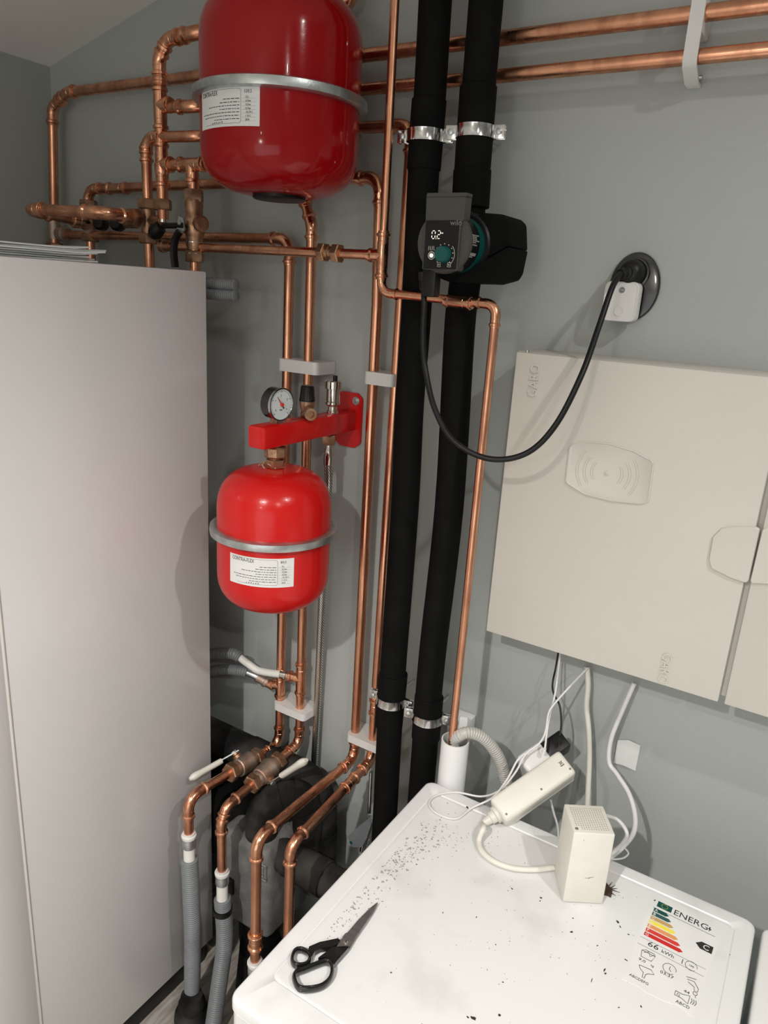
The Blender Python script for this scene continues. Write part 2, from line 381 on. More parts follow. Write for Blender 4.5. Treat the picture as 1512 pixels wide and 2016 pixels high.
# scratches and stains pressed in the enamel
def blot(cx, cy, a, b, rot, k=9):
    out = []
    for i in range(k):
        t = 2 * math.pi * i / k; q = random.uniform(.6, 1.15)
        p = PZ(cx + a * q * math.cos(t) * math.cos(rot) - b * q * math.sin(t) * math.sin(rot), cy + a * q * math.cos(t) * math.sin(rot) + b * q * math.sin(t) * math.cos(rot), WT - .0010)
        out.append(p)
    return out
for (cx, cy, a, b, r) in [(1216, 1815, 6, 2.5, .9), (1221, 1825, 4, 1, 1), (1190, 1910, 5, 2.2, -1.1), (1192, 1917, 3, 2, 0), (1165, 1930, 1, 6, .3), (1232, 1890, 5, 1, .5), (932, 2005, 9, 5, .4), (983, 1999, 4, 3, 0), (921, 2003, 5, 2, .8),
                          (1125, 1835, 4, 2, 0), (1237, 1840, 3, 1, .3), (1218, 1984, 3, 1.5, 0)]:
    obj('chipped_paint', PR(blot(cx, cy, a * .75, b * .7, r), Z, .0009), 'darkdirt', wa)
# loose dirt (uncountable)
bm = bmesh.new()
def crumbs(bm, cx, cy, sx, sy, n, smin, smax, rot=0):
    for i in range(n):
        a, b = random.gauss(0, sx), random.gauss(0, sy)
        u, v = cx + a * math.cos(rot) - b * math.sin(rot), cy + a * math.sin(rot) + b * math.cos(rot)
        p = PZ(u, v, WT - .0012)
        if not (-.50 < p.x < .03 and .62 < p.y < 1.12): continue
        s = random.uniform(smin, smax); rz = random.uniform(0, 3)
        box(bm, (p.x, p.y, WT - .0012 + s * .22), (s * random.uniform(.8, 2.2), s, s * .5), rz=rz)
crumbs(bm, 790, 1690, 55, 18, 230, .0007, .0022, -.75)
crumbs(bm, 690, 1790, 45, 18, 110, .0007, .0018, -.75)
crumbs(bm, 880, 1640, 55, 18, 90, .0006, .0014, .3)
crumbs(bm, 1000, 1800, 200, 110, 130, .0005, .0012, 0)
o = obj('dust', bm, 'dirt'); o['kind'] = 'stuff'; tag(o, 'grey dust and grit scattered over the washing machine top', 'dirt')
bm = bmesh.new()
for u, v, s in [(1065, 1768, .003), (1008, 1750, .0025), (1063, 1774, .002), (872, 1797, .002), (938, 1806, .0022), (976, 1860, .0018), (1262, 1982, .0025), (770, 1915, .0022), (1289, 1773, .0025), (1176, 1862, .002), (1128, 1808, .002), (1395, 1868, .002), (1437, 1880, .002), (1440, 1910, .0025), (1432, 1940, .0028), (920, 1590, .004), (990, 1934, .002), (820, 1702, .002)]:
    s *= .72; p = PZ(u, v, WT - .0012); box(bm, (p.x, p.y, WT - .0012 + s * .25), (s * 1.6, s * .8, s * .5), rz=u)
o = obj('crumbs', bm, 'darkdirt'); o['kind'] = 'stuff'; tag(o, 'dark crumbs lying about on the washing machine top', 'dirt')

# ============================================================ DISTRIBUTION BOX ON THE WALL
FY = 1.262; BX0 = -.497; BZT = 1.800 - .0885; BZB = PY(962, 1244, FY - .012).z
DX1 = PY(1411, 1394, FY - .012).x
db = thing('distribution_box', 'large off white metal electrical box with two doors on the wall', 'electrical box', ((BX0 + .4) / 2, WY, BZB))
obj('body', B(((BX0 - .004 + .52) / 2, (FY + WY) / 2 + .001, (BZT + BZB) / 2 + .004), (.52 - BX0 + .004, WY - FY - .004, BZT - BZB - .006), .003), 'boxwhite', db)
obj('door', B(((BX0 + DX1) / 2, FY - .006, (BZT + BZB) / 2), (DX1 - BX0, .012, BZT - BZB), .003), 'boxwhite', db)
dR = obj('door', B((DX1 + .009 + .22, FY - .006, (BZT + BZB) / 2), (.44, .012, BZT - BZB), .003), 'boxwhite', db)
dL = [o for o in db.children if o.name.startswith('door')]
DF = FY - .012
def on_door(u, v, off=0): return PY(u, v, DF - off)
def dscale(pts, c, k): return [c + (p - c) * k for p in pts]
# card reader plate
c = on_door(1199, 931)
pl = [on_door(u, v) for u, v in [(1121, 876), (1150, 868), (1200, 872), (1250, 887), (1290, 908), (1279, 990), (1262, 993), (1205, 988), (1150, 974), (1112, 950)]]
pl = rpoly(pl, .010, 4)
obj('reader_plate', rings(bmesh.new(), [dscale(pl, c, 1.0), [p - YD * .0024 for p in dscale(pl, c, .99)], [p - YD * .0030 for p in dscale(pl, c, .965)], [p - YD * .0018 for p in dscale(pl, c, .935)]]), 'boxwhite', db)
cc = on_door(1195, 931, .0018); bm = bmesh.new()
for side in (-1, 1):
    for rr in (.024, .037, .050):
        pts = [cc + V((side * rr * math.cos(a), 0, rr * math.sin(a))) for a in [math.radians(-38 + 76 * k / 12) for k in range(13)]]
        sweep(bm, pts, .0008 if rr < .06 else .001, n=8)
        sweep(bm, [p + V((side * .004, 0, 0)) for p in pts], .0008, n=8)
lathe(bm, [(0, .004), (.0015, .004), (.0022, .002)], cc, (0, -1, 0), n=20)
obj('embossed_wave_symbol', bm, 'boxwhite', db)
# latches
for pp, nm in (([(1420, 1039), (1445, 1035), (1488, 1036), (1497, 1040), (1474, 1144), (1468, 1147), (1440, 1138), (1400, 1118), (1396, 1100), (1404, 1055)], 0),
               ([(1502, 1038), (1530, 1040), (1560, 1060), (1555, 1130), (1530, 1150), (1480, 1148), (1477, 1144)], 1)):
    q = rpoly([on_door(*a) for a in pp], .005, 3); cen = sum(q, V()) / len(q)
    obj('latch', rings(bmesh.new(), [dscale(q, cen, 1.0), [p - YD * .0035 for p in dscale(q, cen, .985)], [p - YD * .0045 for p in dscale(q, cen, .96)]]), 'boxwhite', db)
# embossed maker's name, once reading upward and once downward
a = on_door(1058, 781); b = on_door(1050, 722)
h = (a - b).length
obj('embossed_lettering', text_bm('GARO', h / 2.15, V((a.x - .001, DF, a.z - .002)), Z, V((-1, 0, 0)), ext=.0013, sx=.84), 'boxwhite', db)
a = on_door(1311, 1284)
obj('embossed_lettering', text_bm('GARO', h / 2.15, V((a.x - .004, DF, a.z)), -Z, V((1, 0, 0)), ext=.0013, sx=.84), 'boxwhite', db)
bm = bmesh.new(); hz = on_door(1031, 690)
lathe(bm, [(0, .003), (.004, .003)], (hz.x + .004, FY - .004, BZT), Z, n=12); obj('hinge_pin', bm, 'zinc', db)

# ============================================================ COPPER PIPES
WP = 1.315                                     # axis of the pipes held on wall clips
FP = 1.20                                      # axis of the pipes standing further out
r22 = .0112
def beyond(a, b, x=None, z=None):
    d = b - a; t = (x - a.x) / d.x if x is not None else (z - a.z) / d.z
    return a + d * t
def vert(u, v, Y, z): p = PY(u, v, Y); return V((p.x, p.y, z))
# upper long run to the right wall
pA = PY(159, 178, WP); pA2 = PY(104, 460, WP)
cpt = PY(104, 232, WP); cpt2 = PY(136, 184, WP)
p1 = pipe('copper_pipe', 'upper long copper pipe running from the far left corner along the top to the right', [V((PY(109, 560, WP).x, WP, 1.75)), PY(103, 212, WP), PY(134, 182, WP), beyond(PY(134, 182, WP), PY(1560, 4, WP), x=XR - .02)], .0122, R=.026,
          group='copper pipes on the wall')
tq = PY(110, 462, WP)
obj('sleeve', L([(0, .0165), (.045, .0165)], (PY(108, 468, WP).x, WP, PY(108, 468, WP).z - .004), Z, n=20), 'castbrass', p1)
compnut(p1, (PY(108, 487, WP).x, WP, PY(108, 487, WP).z), Z, .013, .022)
# lower long run
P2L = [PY(318, 212, FP), PY(392, 209, FP), PY(450, 202, WP), beyond(PY(450, 202, WP), PY(1560, 93, WP), x=XR - .02)]
p2 = pipe('copper_pipe', 'second long copper pipe running to the right just below the topmost one', P2L, r22, R=.03, group='copper pipes on the wall')
# riser with three branches at the left of the big tank
rx = PY(318, 300, FP).x
rtop = PY(308, 108, FP)
rz_ = lambda v, u=318: PY(u, v, FP).z
rs = pipe('copper_pipe', 'thick copper riser with three side branches left of the big red tank', [V((rx, FP, rz_(432))), V((rx, FP, rz_(118, 305))), PY(330, 78, FP), PY(395, 62, FP), PY(470, 50, WP), PY(690, 10, WP), beyond(PY(690, 10, WP), PY(700, -90, WP), z=2.46)], .0122, R=.026,
          group='copper risers behind the cabinet')
tee(rs, (rx, FP, PY(318, 208, FP).z), Z, XD, .0122, .10, .034)
obj('coupling', fitting([V((rx, FP, rz_(150, 308))), V((rx, FP, rz_(186, 313)))], .0122), 'copfit', rs)
tee(rs, (rx, FP, PY(318, 325, FP).z), Z, XD, .0122, .095, .034)
obj('reducer', L([(0, .0112), (.022, .0112), (.024, .0125), (.035, .016), (.05, .016)], (rx, FP, rz_(372)), Z, n=20), 'copfit', rs)
compnut(rs, (rx, FP, rz_(403)), Z, .011, .022)
obj('union', L([(0, .0105), (.012, .0105), (.013, .0085), (.03, .0085), (.031, .0105), (.036, .0105)], (rx, FP, rz_(438)), Z, n=20), 'nickel', rs)
# riser at px 290 with elbow to the right
ax = PY(291, 400, FP).x
h250 = [V((ax, FP, 1.74)), V((ax, FP, PY(290, 270, FP).z)), PY(395, 268, FP), PY(450, 264, WP), V((PY(803, 380, WP).x, WP, PY(790, 248, WP).z)), V((PY(803, 380, WP).x, WP, PY(740, 1500, WP).z)), V((-.772, PX(570, 1750, -.772).y, PX(573, 1664, -.772).z)), V((-.772, PX(570, 1750, -.772).y, .08))]
r2 = pipe('copper_pipe', 'copper pipe passing behind the big tank and dropping half hidden beside the left black pipe', h250, r22, R=.028, group='copper risers behind the cabinet', skip=(2, 3))
for v, nn in ((402, 1), (470, 1)): compnut(r2, (ax, FP, PY(290, v, FP).z), Z, .0125, .022)
obj('coupling', fitting([V((ax, FP, PY(290, 308, FP).z)), V((ax, FP, PY(290, 284, FP).z))], r22), 'copfit', r2)
coupling(r2, V((PY(803, 380, WP).x, WP, PY(738, 1390, WP).z)), Z, r22, .05)
e1, e2 = h250[5], h250[6]; coupling(r2, e1.lerp(e2, .30), e2 - e1, r22, .055, name='sleeve_coupling')
# branch that ends in the tee feeding the pipe below the tank
g0 = PY(322, 325, FP)
h325 = [g0, PY(412, 322, FP), PY(470, 318, WP), PY(580, 322, WP), PY(597, 385, WP), V((PY(614, 445, WP).x, WP, PY(614, 445, WP).z)), V((PY(594, 1300, WP).x - .0, WP, PY(590, 1462, WP).z)), PX(446, 1588, -1.003), PX(436, 1622, -1.003), V((-1.003, PX(437, 1660, -1.003).y, PX(437, 1712, -1.003).z))]
r3 = pipe('copper_pipe', 'copper pipe coming out under the big red tank and running down to a lever valve', h325, r22, R=.026, group='copper pipes on the wall', skip=(1, 2, 3))
tc3 = PY(378, 324, FP); tee(r3, tc3, h325[1] - h325[0], -Z, .0118, .08, .04)
# valve riser at px 383
vx = PY(383, 480, FP).x; zz = lambda v: PY(383, v, FP).z
r4 = thing('balancing_valve', 'upright brass valve assembly with round side plug under the tee left of the tank', 'valve', (vx, FP, 1.72))
obj('tube', L([(0, .0115), (zz(340) - 1.72, .0115)], (vx, FP, 1.72), Z, n=20), 'copper', r4)
for v, ln in ((386, .026), (505, .024)): obj('union_nut', NUT((vx, FP, zz(v)), Z, .0205, ln), 'brass', r4)
obj('adapter', L([(0, .017), (.006, .018), (.007, .015), (.022, .015), (.023, .0175), (.030, .0175)], (vx, FP, zz(412)), Z, n=24), 'brass', r4)
obj('valve_body', L([(0, .016), (.008, .018), (.03, .019), (.034, .0215), (.06, .0215), (.066, .018), (.09, .0195), (.10, .0185)], (vx, FP, zz(492)), Z, n=28), 'brass', r4)
pc = V((vx, FP, zz(441))); pd = (V((1, -.30, 0))).normalized()
obj('side_plug', L([(0, .013), (.024, .013), (.025, .0165), (.034, .0165), (.0345, .0135), (.036, .0135), (.0365, .0115), (.037, .0115)], pc, pd, n=28), 'brass', r4)
for v in (400, 414, 478, 500): obj('seal_ring', L([(0, .0185), (.0016, .0185)], (vx, FP, zz(v)), Z, n=24), 'nickel', r4)
# hand lever hanging beside it
hl = thing('valve_lever', 'black coated steel hand lever hanging down beside the brass valves', 'valve handle', PY(350, 520, FP - .03))
q = rpoly([PY(u, v, FP - .035) for u, v in [(351, 425), (361, 430), (363, 452), (358, 460), (347, 456), (350, 440)]], .003, 3)
obj('steel_plate', PR(q, YD, .003), 'zinc', hl)
obj('nut', NUT(PY(354, 438, FP - .037), YD, .0055, .006), 'zinc', hl)
obj('grip', S(smooth([PY(354, 455, FP - .034), PY(346, 470, FP - .034), PY(342, 492, FP - .034), PY(345, 526, FP - .034)], 6), .0085, n=12, sc=(1.1, .7)), 'black', hl)
obj('spindle', L([(0, .006), (.07, .006)], PY(362, 444, FP - .033), V((-1, .1, 0)), n=14), 'black', hl)
# left cluster: riser at px 180 with run to the right
bx = PY(178, 470, WP).x; zb = lambda v: PY(180, v, WP).z
h365 = [V((bx, WP, 1.74)), V((bx, WP, PY(180, 372, WP).z)), V((PY(747, 380, WP).x, WP, PY(720, 350, WP).z)), V((PY(742, 600, WP).x, WP, PY(742, 600, WP).z)), V((PY(700, 1440, WP).x, WP, PY(694, 1492, WP).z))]
_y3 = PX(504, 1740, h365[-1].x).y; _k = PX(508, 1650, h365[-1].x); h365 += [V((_k.x, _y3, _k.z))]; h365 += [V((h365[-1].x, h365[-1].y, PX(503, 1888, h365[-1].x).z))]
r5 = pipe('copper_pipe', 'copper pipe passing under the big tank, dropping through the lower right clip', h365, r22, R=.03, group='copper pipes on the wall', skip=(3,))
coupling(r5, PY(232, 371, WP), XD, r22, .075)
compnut(r5, (bx, WP, zb(402)), Z, .0125, .02); compnut(r5, (bx, WP, zb(468)), Z, .0125, .02)
obj('valve_body', L([(0, .016), (.05, .016), (.055, .02), (.075, .02)], (bx, WP, zb(464)), Z, n=20), 'castbrass', r5)
b5 = h365[-1]; coupling(r5, b5 + Z * .052, Z, .0125, .05)
# run at px y 470 to the first wall riser
h475 = [PY(118, 462, WP), V((PY(568, 600, WP).x, WP, PY(548, 470, WP).z)), V((-1.070, WP, PY(545, 1462, WP).z)), V((-1.07, PX(371, 1600, -1.07).y, PX(374, 1568, -1.07).z)), V((-1.070, PX(371, 1600, -1.070).y, PX(370, 1640, -1.07).z))]
r6 = pipe('copper_pipe', 'leftmost of the wall risers, copper, turning forward to the left lever valve', h475, r22, R=.03, group='copper pipes on the wall')
obj('coupling', L([(0, .017), (.012, .019), (.024, .019), (.026, .015), (.04, .015)], PY(118, 461, WP) + V((0, -.002, 0)), XD, n=20), 'castbrass', r6)
# thin run in front
r15 = .0078
F15 = 1.205
h490 = [PY(318, 484, F15), PY(757, 503, F15)]
r7 = pipe('copper_pipe', 'thin copper pipe crossing in front of the risers into the small tee', h490, .0092, R=.02, group='thin copper pipes')
d7 = h490[1] - h490[0]
for u, v in ((636, 497), (664, 499)): compnut(r7, PY(u, v, F15), d7, .0105, .016)
obj('coupling_body', L([(0, .0125), (.008, .0125), (.009, .0105), (.018, .0105), (.019, .0125), (.026, .0125)], PY(642, 497, F15), d7, n=20), 'brass', r7)
obj('coupling', L([(0, .014), (.01, .014), (.012, .011), (.03, .011)], PY(318, 484, F15), d7, n=16), 'brass', r7)
tx = PY(755, 480, F15).x
top = PY(772, 60, F15)
h760 = [beyond(PY(756, 460, F15), PY(779, -30, F15), z=2.56), PY(756, 460, F15), PY(750, 576, F15), PY(976, 602, F15), PY(888, 1475, F15 - .02)]
h760[3] = PY(978, 600, F15)
r8 = pipe('copper_pipe', 'thin copper pipe stepping right below the pump and dropping into the white standpipe', h760, r15, R=.02, group='thin copper pipes', skip=(1,), sock=.028)
dd = (h760[1] - h760[0]).normalized()
tee(r8, PY(753, 503, F15), h760[2] - h760[1], V((-1, 0, -.0)), .0095, .085, .032, m='copfit')
d8 = h760[3] - h760[2]
coupling(r8, PY(903, 595, F15), d8, r15 * 1.12, .055); 
# couplings on the tank pipe and lower tees
def lerpv(pts, i, z): a, b = pts[i], pts[i + 1]; t = (z - a.z) / (b.z - a.z); return a.lerp(b, t)
tq = lerpv(h325, 5, PY(590, 1335, WP).z); tee(r3, tq, Z, V((-1, -.25, 0)), r22, .095, .036)
tq2 = lerpv(h475, 1, PY(550, 1348, WP).z); tee(r6, tq2, Z, V((-1, -.25, -.1)), r22, .075, .032)

# lever valves on the two lower pipes
def lever_valve(label, a, b, t0, hdir, tip, body_m='castbrass'):
    d = (b - a).normalized(); c = a.lerp(b, t0)
    t = thing('ball_valve', label, 'valve', c, 'lever ball valves')
    obj('body', L([(-.044, .0165), (-.036, .020), (-.022, .020), (-.020, .0225), (-.008, .0240), (.006, .0240), (.014, .0262), (.022, .0262), (.026, .020), (.042, .020), (.048, .0165)], c, d, n=28), body_m, t)
    obj('union_nut', NUT(c - d * .044, d, .0238, .022), 'brass', t); obj('union_nut', NUT(c + d * .048, d, .0238, .022), 'brass', t)
    hd = V(hdir).normalized(); s = c + hd * .036
    obj('stem', L([(.012, .011), (.030, .011), (.032, .008), (.040, .008)], c, hd, n=18), 'brass', t)
    obj('stem_nut', NUT(s + hd * .004, hd, .0075, .006), 'zinc', t)
    tip = V(tip); ld = (tip - s); k = s + ld * .32
    side = ld.cross(hd).normalized() * .0085
    obj('lever_plate', rings(bmesh.new(), [[p + side, p - side, p - side + hd * .003, p + side + hd * .003] for p in (s - ld.normalized() * .010, s + ld.normalized() * .008, k)]), 'zinc', t)
    P = [s + ld * (.30 + .70 * i / 10) for i in range(11)]
    gr = S(P, [.0100, .0105, .0105, .0105, .0105, .0107, .0112, .012, .0132, .0125, .006], n=14, sc=(1, .7), up=hd)
    obj('lever_grip', gr, 'ivory', t); return t
a, b = h475[3], h475[2]
vy1 = PX(480, 1500, -1.07); t1 = (vy1.y - a.y) / (b.y - a.y); v1c = a.lerp(b, t1)
lever_valve('lever ball valve on the leftmost lower copper pipe, white grip pointing left', a, b, t1, (-.75, -.1, .66), PX(373, 1534, -1.134))
a, b = h325[7], h325[6]
vy2 = PX(522, 1536, -1.003); t2 = (vy2.y - a.y) / (b.y - a.y); v2c = a.lerp(b, t2)
s2 = v2c + V((.9, -.35, -.12)).normalized() * .036
lever_valve('lever ball valve on the second lower copper pipe, white grip pointing up right', a, b, t2, (.9, -.35, -.12), PY(603, 1496, s2.y + .005))

# grey conduits with white tube ends
def corrugated(pts, r, pitch=.0058, n=18, amp=.0019, per=4):
    P = Path(pts); N = int(P.len / pitch) * per; ps = [P.at(P.len * i / N) for i in range(N + 1)]
    return S(ps, [r - (amp if i % per == 0 else amp * .25 if i % per in (1, 3) else 0) for i in range(N + 1)], n=n)
def conduit(label, end, down, r=.0205, m='conduit', length=.0, tape=False, boot=False, cut=0.075):
    t = thing('conduit', label, 'conduit', down[-1], 'grey corrugated conduits')
    e = V(end)
    obj('collar_ring', L([(0, .0165), (.004, .0175), (.008, .0175), (.010, .0145), (.014, .0145)], e - Z * .014, Z, n=28), 'white', t)
    obj('clamp_sleeve', L([(0, .0155), (.003, .0160), (.018, .0160), (.020, .0150), (.026, .0150)], e - Z * .040, Z, n=28), 'zinc', t)
    obj('inner_tube', L([(0, .0135), (cut, .0135)], e - Z * (cut + .038), Z, n=24), 'pex', t)
    obj('hose', corrugated(fillet(down, .5, 12), r), m, t, smooth=60)
    if tape:
        p = V(down[0]); obj('tape', L([(0, r + .0035), (.014, r + .0035)], p - Z * .040, Z, n=24), 'black', t)
    return t
e = h475[-1]; x0, y0, z0 = e.x, e.y, e.z
fl = PZ(377, 1985, .06)
conduit('leftmost grey corrugated conduit standing by the cabinet side', e, [(x0, y0, z0 - .075), (x0 + .006, y0, z0 * .5), (PZ(378, 1960, .05).x, PZ(378, 1960, .05).y, .03)])
e = h325[-1]; x0, y0, z0 = e.x, e.y, e.z
conduit('second grey corrugated conduit with black tape ring, right of the leftmost one', e, [(x0, y0, z0 - .085), (x0 + .008, y0 + .002, z0 * .55), (PZ(416, 2045, .0).x, PZ(416, 2045, .0).y, .002)], tape=True)
e = h365[-1]; x0, y0, z0 = e.x, e.y, e.z
conduit('short grey conduit end under the third copper pipe beside the washing machine', e, [(x0 - .002, y0, z0 - .072), (x0, y0, z0 * .5), (x0, y0, .03)])
# floor collar of first conduit
fp = PZ(378, 1985, .03)
o = obj('floor_sleeve', L([(0, .045), (.02, .043), (.035, .033), (.05, .034), (.065, .028), (.075, .027)], (fp.x, fp.y, 0), Z, n=24), 'greyfoam'); tag(o, 'black rubber collar on the floor round the leftmost conduit', 'pipe collar')

# hoses and white tube behind the small tank
def simple(name, label, cat, bm, m, group=None, **k): return tag(obj(name, bm, m, **k), label, cat, group)
for (v, lab) in ((562, 'upper grey corrugated stub poking out beside the cabinet near its top'), (583, 'lower grey corrugated stub poking out beside the cabinet near its top')):
    a = PY(395, v, 1.20); b = PY(462, v - 1, 1.20); bm = corrugated([V((a.x - .03, 1.20, b.z)), V((b.x, 1.20, b.z)), V((b.x + .004, 1.20, b.z))], .0125)
    simple('hose_stub', lab, 'hose', bm, 'conduit', 'hose stubs by the cabinet', smooth=60)
eA = tq + V((-1, -.25, 0)).normalized() * .036
bp = thing('connection_hose', 'white tube in grey corrugated sleeve joining the upper side tee', 'hose', eA, 'side hoses below the small tank')
obj('collar', L([(0, .0115), (.006, .0115), (.007, .014), (.012, .014), (.013, .0115), (.024, .0115)], eA - V((-1, -.25, 0)).normalized() * .004, V((-1, -.25, 0)), n=20), 'nickel', bp)
wt = [eA + V((-.012, -.003, 0)), PY(512, 1321, 1.29), PY(490, 1308, 1.28), PY(468, 1291, 1.27)]
obj('inner_tube', S(smooth(wt, 8), .0095, n=16), 'pex', bp)
obj('sleeve', corrugated(smooth([PY(472, 1294, 1.27), PY(458, 1287, 1.265), PY(430, 1286, 1.26), PY(390, 1292, 1.25)], 6), .0150), 'conduit', bp, smooth=60)
eB = tq2 + V((-1, -.25, -.1)).normalized() * .034
bp = thing('connection_hose', 'darker tube in corrugated sleeve joining the lower side tee', 'hose', eB, 'side hoses below the small tank')
obj('collar', L([(0, .0115), (.006, .0115), (.007, .014), (.014, .014), (.015, .0115), (.036, .0115)], eB, PY(505, 1333, 1.29) - eB, n=20), 'castbrass', bp)
obj('inner_tube', S(smooth([eB, PY(505, 1332, 1.29), PY(482, 1322, 1.28)], 8), .009, n=16), 'zinc', bp)
obj('sleeve', corrugated(smooth([PY(485, 1324, 1.28), PY(468, 1320, 1.27), PY(435, 1318, 1.26), PY(390, 1326, 1.25)], 6), .0140), 'conduit', bp, smooth=60)

# front manifold loop over the cabinet
x290 = ax; mj = PX(278, 432, ax)
mY = PX(205, 420, ax)
ml = [V((ax, FP - .03, mj.z)), V((ax, mY.y + .0, mY.z + .0)), PY(140, 416, mY.y - .07), PY(66, 413, mY.y - .09), PY(84, 428, mY.y + .12), PY(170, 430, WP - .06)]
ml[1] = PX(203, 419, ax); zM = ml[1].z
le = PY(44, 411, ml[1].y - .03)
ml = [V((ax, FP - .03, PX(286, 431, ax).z)), V((ax, ml[1].y, zM)), V((le.x, ml[1].y - .03, le.z)), V((le.x + .01, WP - .10, le.z - .012)), V((bx, WP - .045, PY(180, 440, WP - .045).z))]
r9 = pipe('copper_pipe', 'short copper loop curving out over the cabinet top at the far left', ml, .0122, R=.034, group='copper risers behind the cabinet')
compnut(r9, (ax, FP - .04, ml[0].z), YD, .0115, .022)
obj('tee_body', merge(L([(-.03, .0155), (.03, .0155)], (ax, FP, ml[0].z), Z, n=20), L([(0, .012), (.045, .012)], (ax, FP, ml[0].z - .003), XD, n=20)), 'brass', r9)
o = obj('rubber_stopper', L([(0, .014), (.012, .016), (.02, .016), (.03, .010)], PY(345, 446, FP) + V((-.035, -.01, -.002)), V((-1, -.3, -.9)), n=20), 'black'); tag(o, 'black rubber stopper between the thin riser union and the hanging lever', 'stopper')
for (u, v, lab) in ((205, 442, 'black round bung under the copper loop, left of the two'), (238, 443, 'black round bung under the copper loop, right of the two')):
    o = obj('rubber_bung', L([(0, .012), (.004, .016), (.022, .017), (.028, .012)], PY(u, v, 1.24), V((.4, -1, .1)), n=24), 'black'); tag(o, lab, 'bung', 'black bungs behind the loop')
obj('valve_barrel', L([(0, .011), (.05, .011)], PY(270, 440, 1.235), V((-1, 0, 0)), n=16), 'brass', r9)
obj('valve_body', L([(0, .013), (.045, .015), (.06, .018), (.09, .018)], PY(195, 432, WP - .05), V((-1, .0, 0)), n=18), 'brass', r9)

# white pipe clips
def clip(label, ul, vl, ur, vr, h, yf=1.292, group='white double pipe clips'):
    a = PY(ul, vl, yf); b = PY(ur, vr, yf); z = (a.z + b.z) / 2
    pl = rpoly([V((a.x, yf, z)), V((b.x, yf, z)), V((b.x + .004, WY - .001, z)), V((a.x - .002, WY - .001, z))], [.012, .012, .001, .001], 5)
    bm = rings(bmesh.new(), [[p - Z * h / 2 for p in pl], [p + Z * h / 2 for p in pl]])
    return simple('pipe_clip', label, 'pipe clip', bm, 'white', group)
clip('white double clip round two copper pipes above the pressure gauge', 546, 720, 622, 724, .027)
clip('white double clip round the pipes at the bottom below the side tees', 537, 1393, 598, 1411, .020)
clip('white double clip beside the black pipe at mid height', 715, 744, 772, 749, .026)
clip('white double clip beside the black pipe near the bottom', 681, 1453, 752, 1480, .020)
# strap bracket top right
k0 = PY(1382, -30, 1.285); k1 = PY(1357, 128, 1.285); kx0 = PY(1343, 100, 1.285).x; kx1 = PY(1371, 100, 1.285).x
pk = thing('pipe_bracket', 'white vertical bracket strap over the two long copper pipes at top right', 'bracket', (k1.x, WY, k1.z))
zt = k0.z + .03; zbm = k1.z - .002
pr = [V((0, 1.296, zt)), V((0, 1.296, zbm + .012)), V((0, 1.302, zbm + .003)), V((0, 1.335, zbm - .012)), V((0, WY - .001, zbm - .012)), V((0, WY - .001, zbm - .008)), V((0, 1.337, zbm - .008)), V((0, 1.306, zbm + .006)), V((0, 1.300, zbm + .013)), V((0, 1.300, zt))]
obj('strap', PR([V((kx0, p.y, p.z)) for p in pr], XD, kx1 - kx0), 'white', pk)
zm = (PY(1370, 60, WP).z)
obj('back_web', B(((kx0 + kx1) / 2 + .002, 1.328, zm + .02), (kx1 - kx0 - .006, .062, .05), .004), 'white', pk)
obj('screw', L([(0, .003), (.004, .003)], (kx1 + .001, 1.33, zbm - .004), XD, n=12), 'zinc', pk)

# ============================================================ BLACK INSULATED PIPES
BY = 1.25; rb = .0285
lp = [(862, -60), (857, 0), (846, 190), (837, 269), (834, 333), (828, 450), (818, 640), (806, 800), (797, 1000), (775, 1300), (766, 1450), (757, 1620), (748, 1760)]
bl = thing('insulated_pipe', 'left black foam insulated vertical pipe', 'insulated pipe', PY(750, 1700, BY), 'black insulated pipes')
P = [beyond(PY(857, 0, BY), PY(862, -60, BY), z=2.56)] + smooth([PY(u, v, BY) for u, v in lp], 6)
obj('insulation', S(P, rb, n=28), 'blackfoam', bl)
def wrap(parent, u0, v0, u1, v1, Y, r, m='blackfoam'):
    a, b = PY(u0, v0, Y), PY(u1, v1, Y); d = (b - a); n = d.length
    return obj('joint_wrap', L([(0, r - .001), (.001, r), (n * .5, r * 1.005), (n - .001, r), (n, r - .001)], a, d, n=28), m, parent)
wrap(bl, 845, 196, 834, 335, BY, rb + .0022); wrap(bl, 775, 1325, 765, 1428, BY, rb + .0028)
rp = [(962, -60), (957, 0), (943, 167), (937, 250), (932, 320), (924, 400), (922, 500), (912, 583), (904, 660), (884, 1000), (850, 1300), (834, 1500), (822, 1640), (812, 1760)]
br_ = thing('insulated_pipe', 'right black foam insulated vertical pipe carrying the pump', 'insulated pipe', PY(815, 1700, BY), 'black insulated pipes')
obj('insulation', S([beyond(PY(957, 0, BY), PY(962, -60, BY), z=2.56)] + smooth([PY(u, v, BY) for u, v in rp], 6), rb, n=28), 'blackfoam', br_)
wrap(br_, 942, 170, 927, 375, BY, rb + .003); wrap(br_, 845, 1370, 838, 1452, BY, rb + .0025)
wrap(br_, 930, 335, 926, 410, BY, rb + .0045)
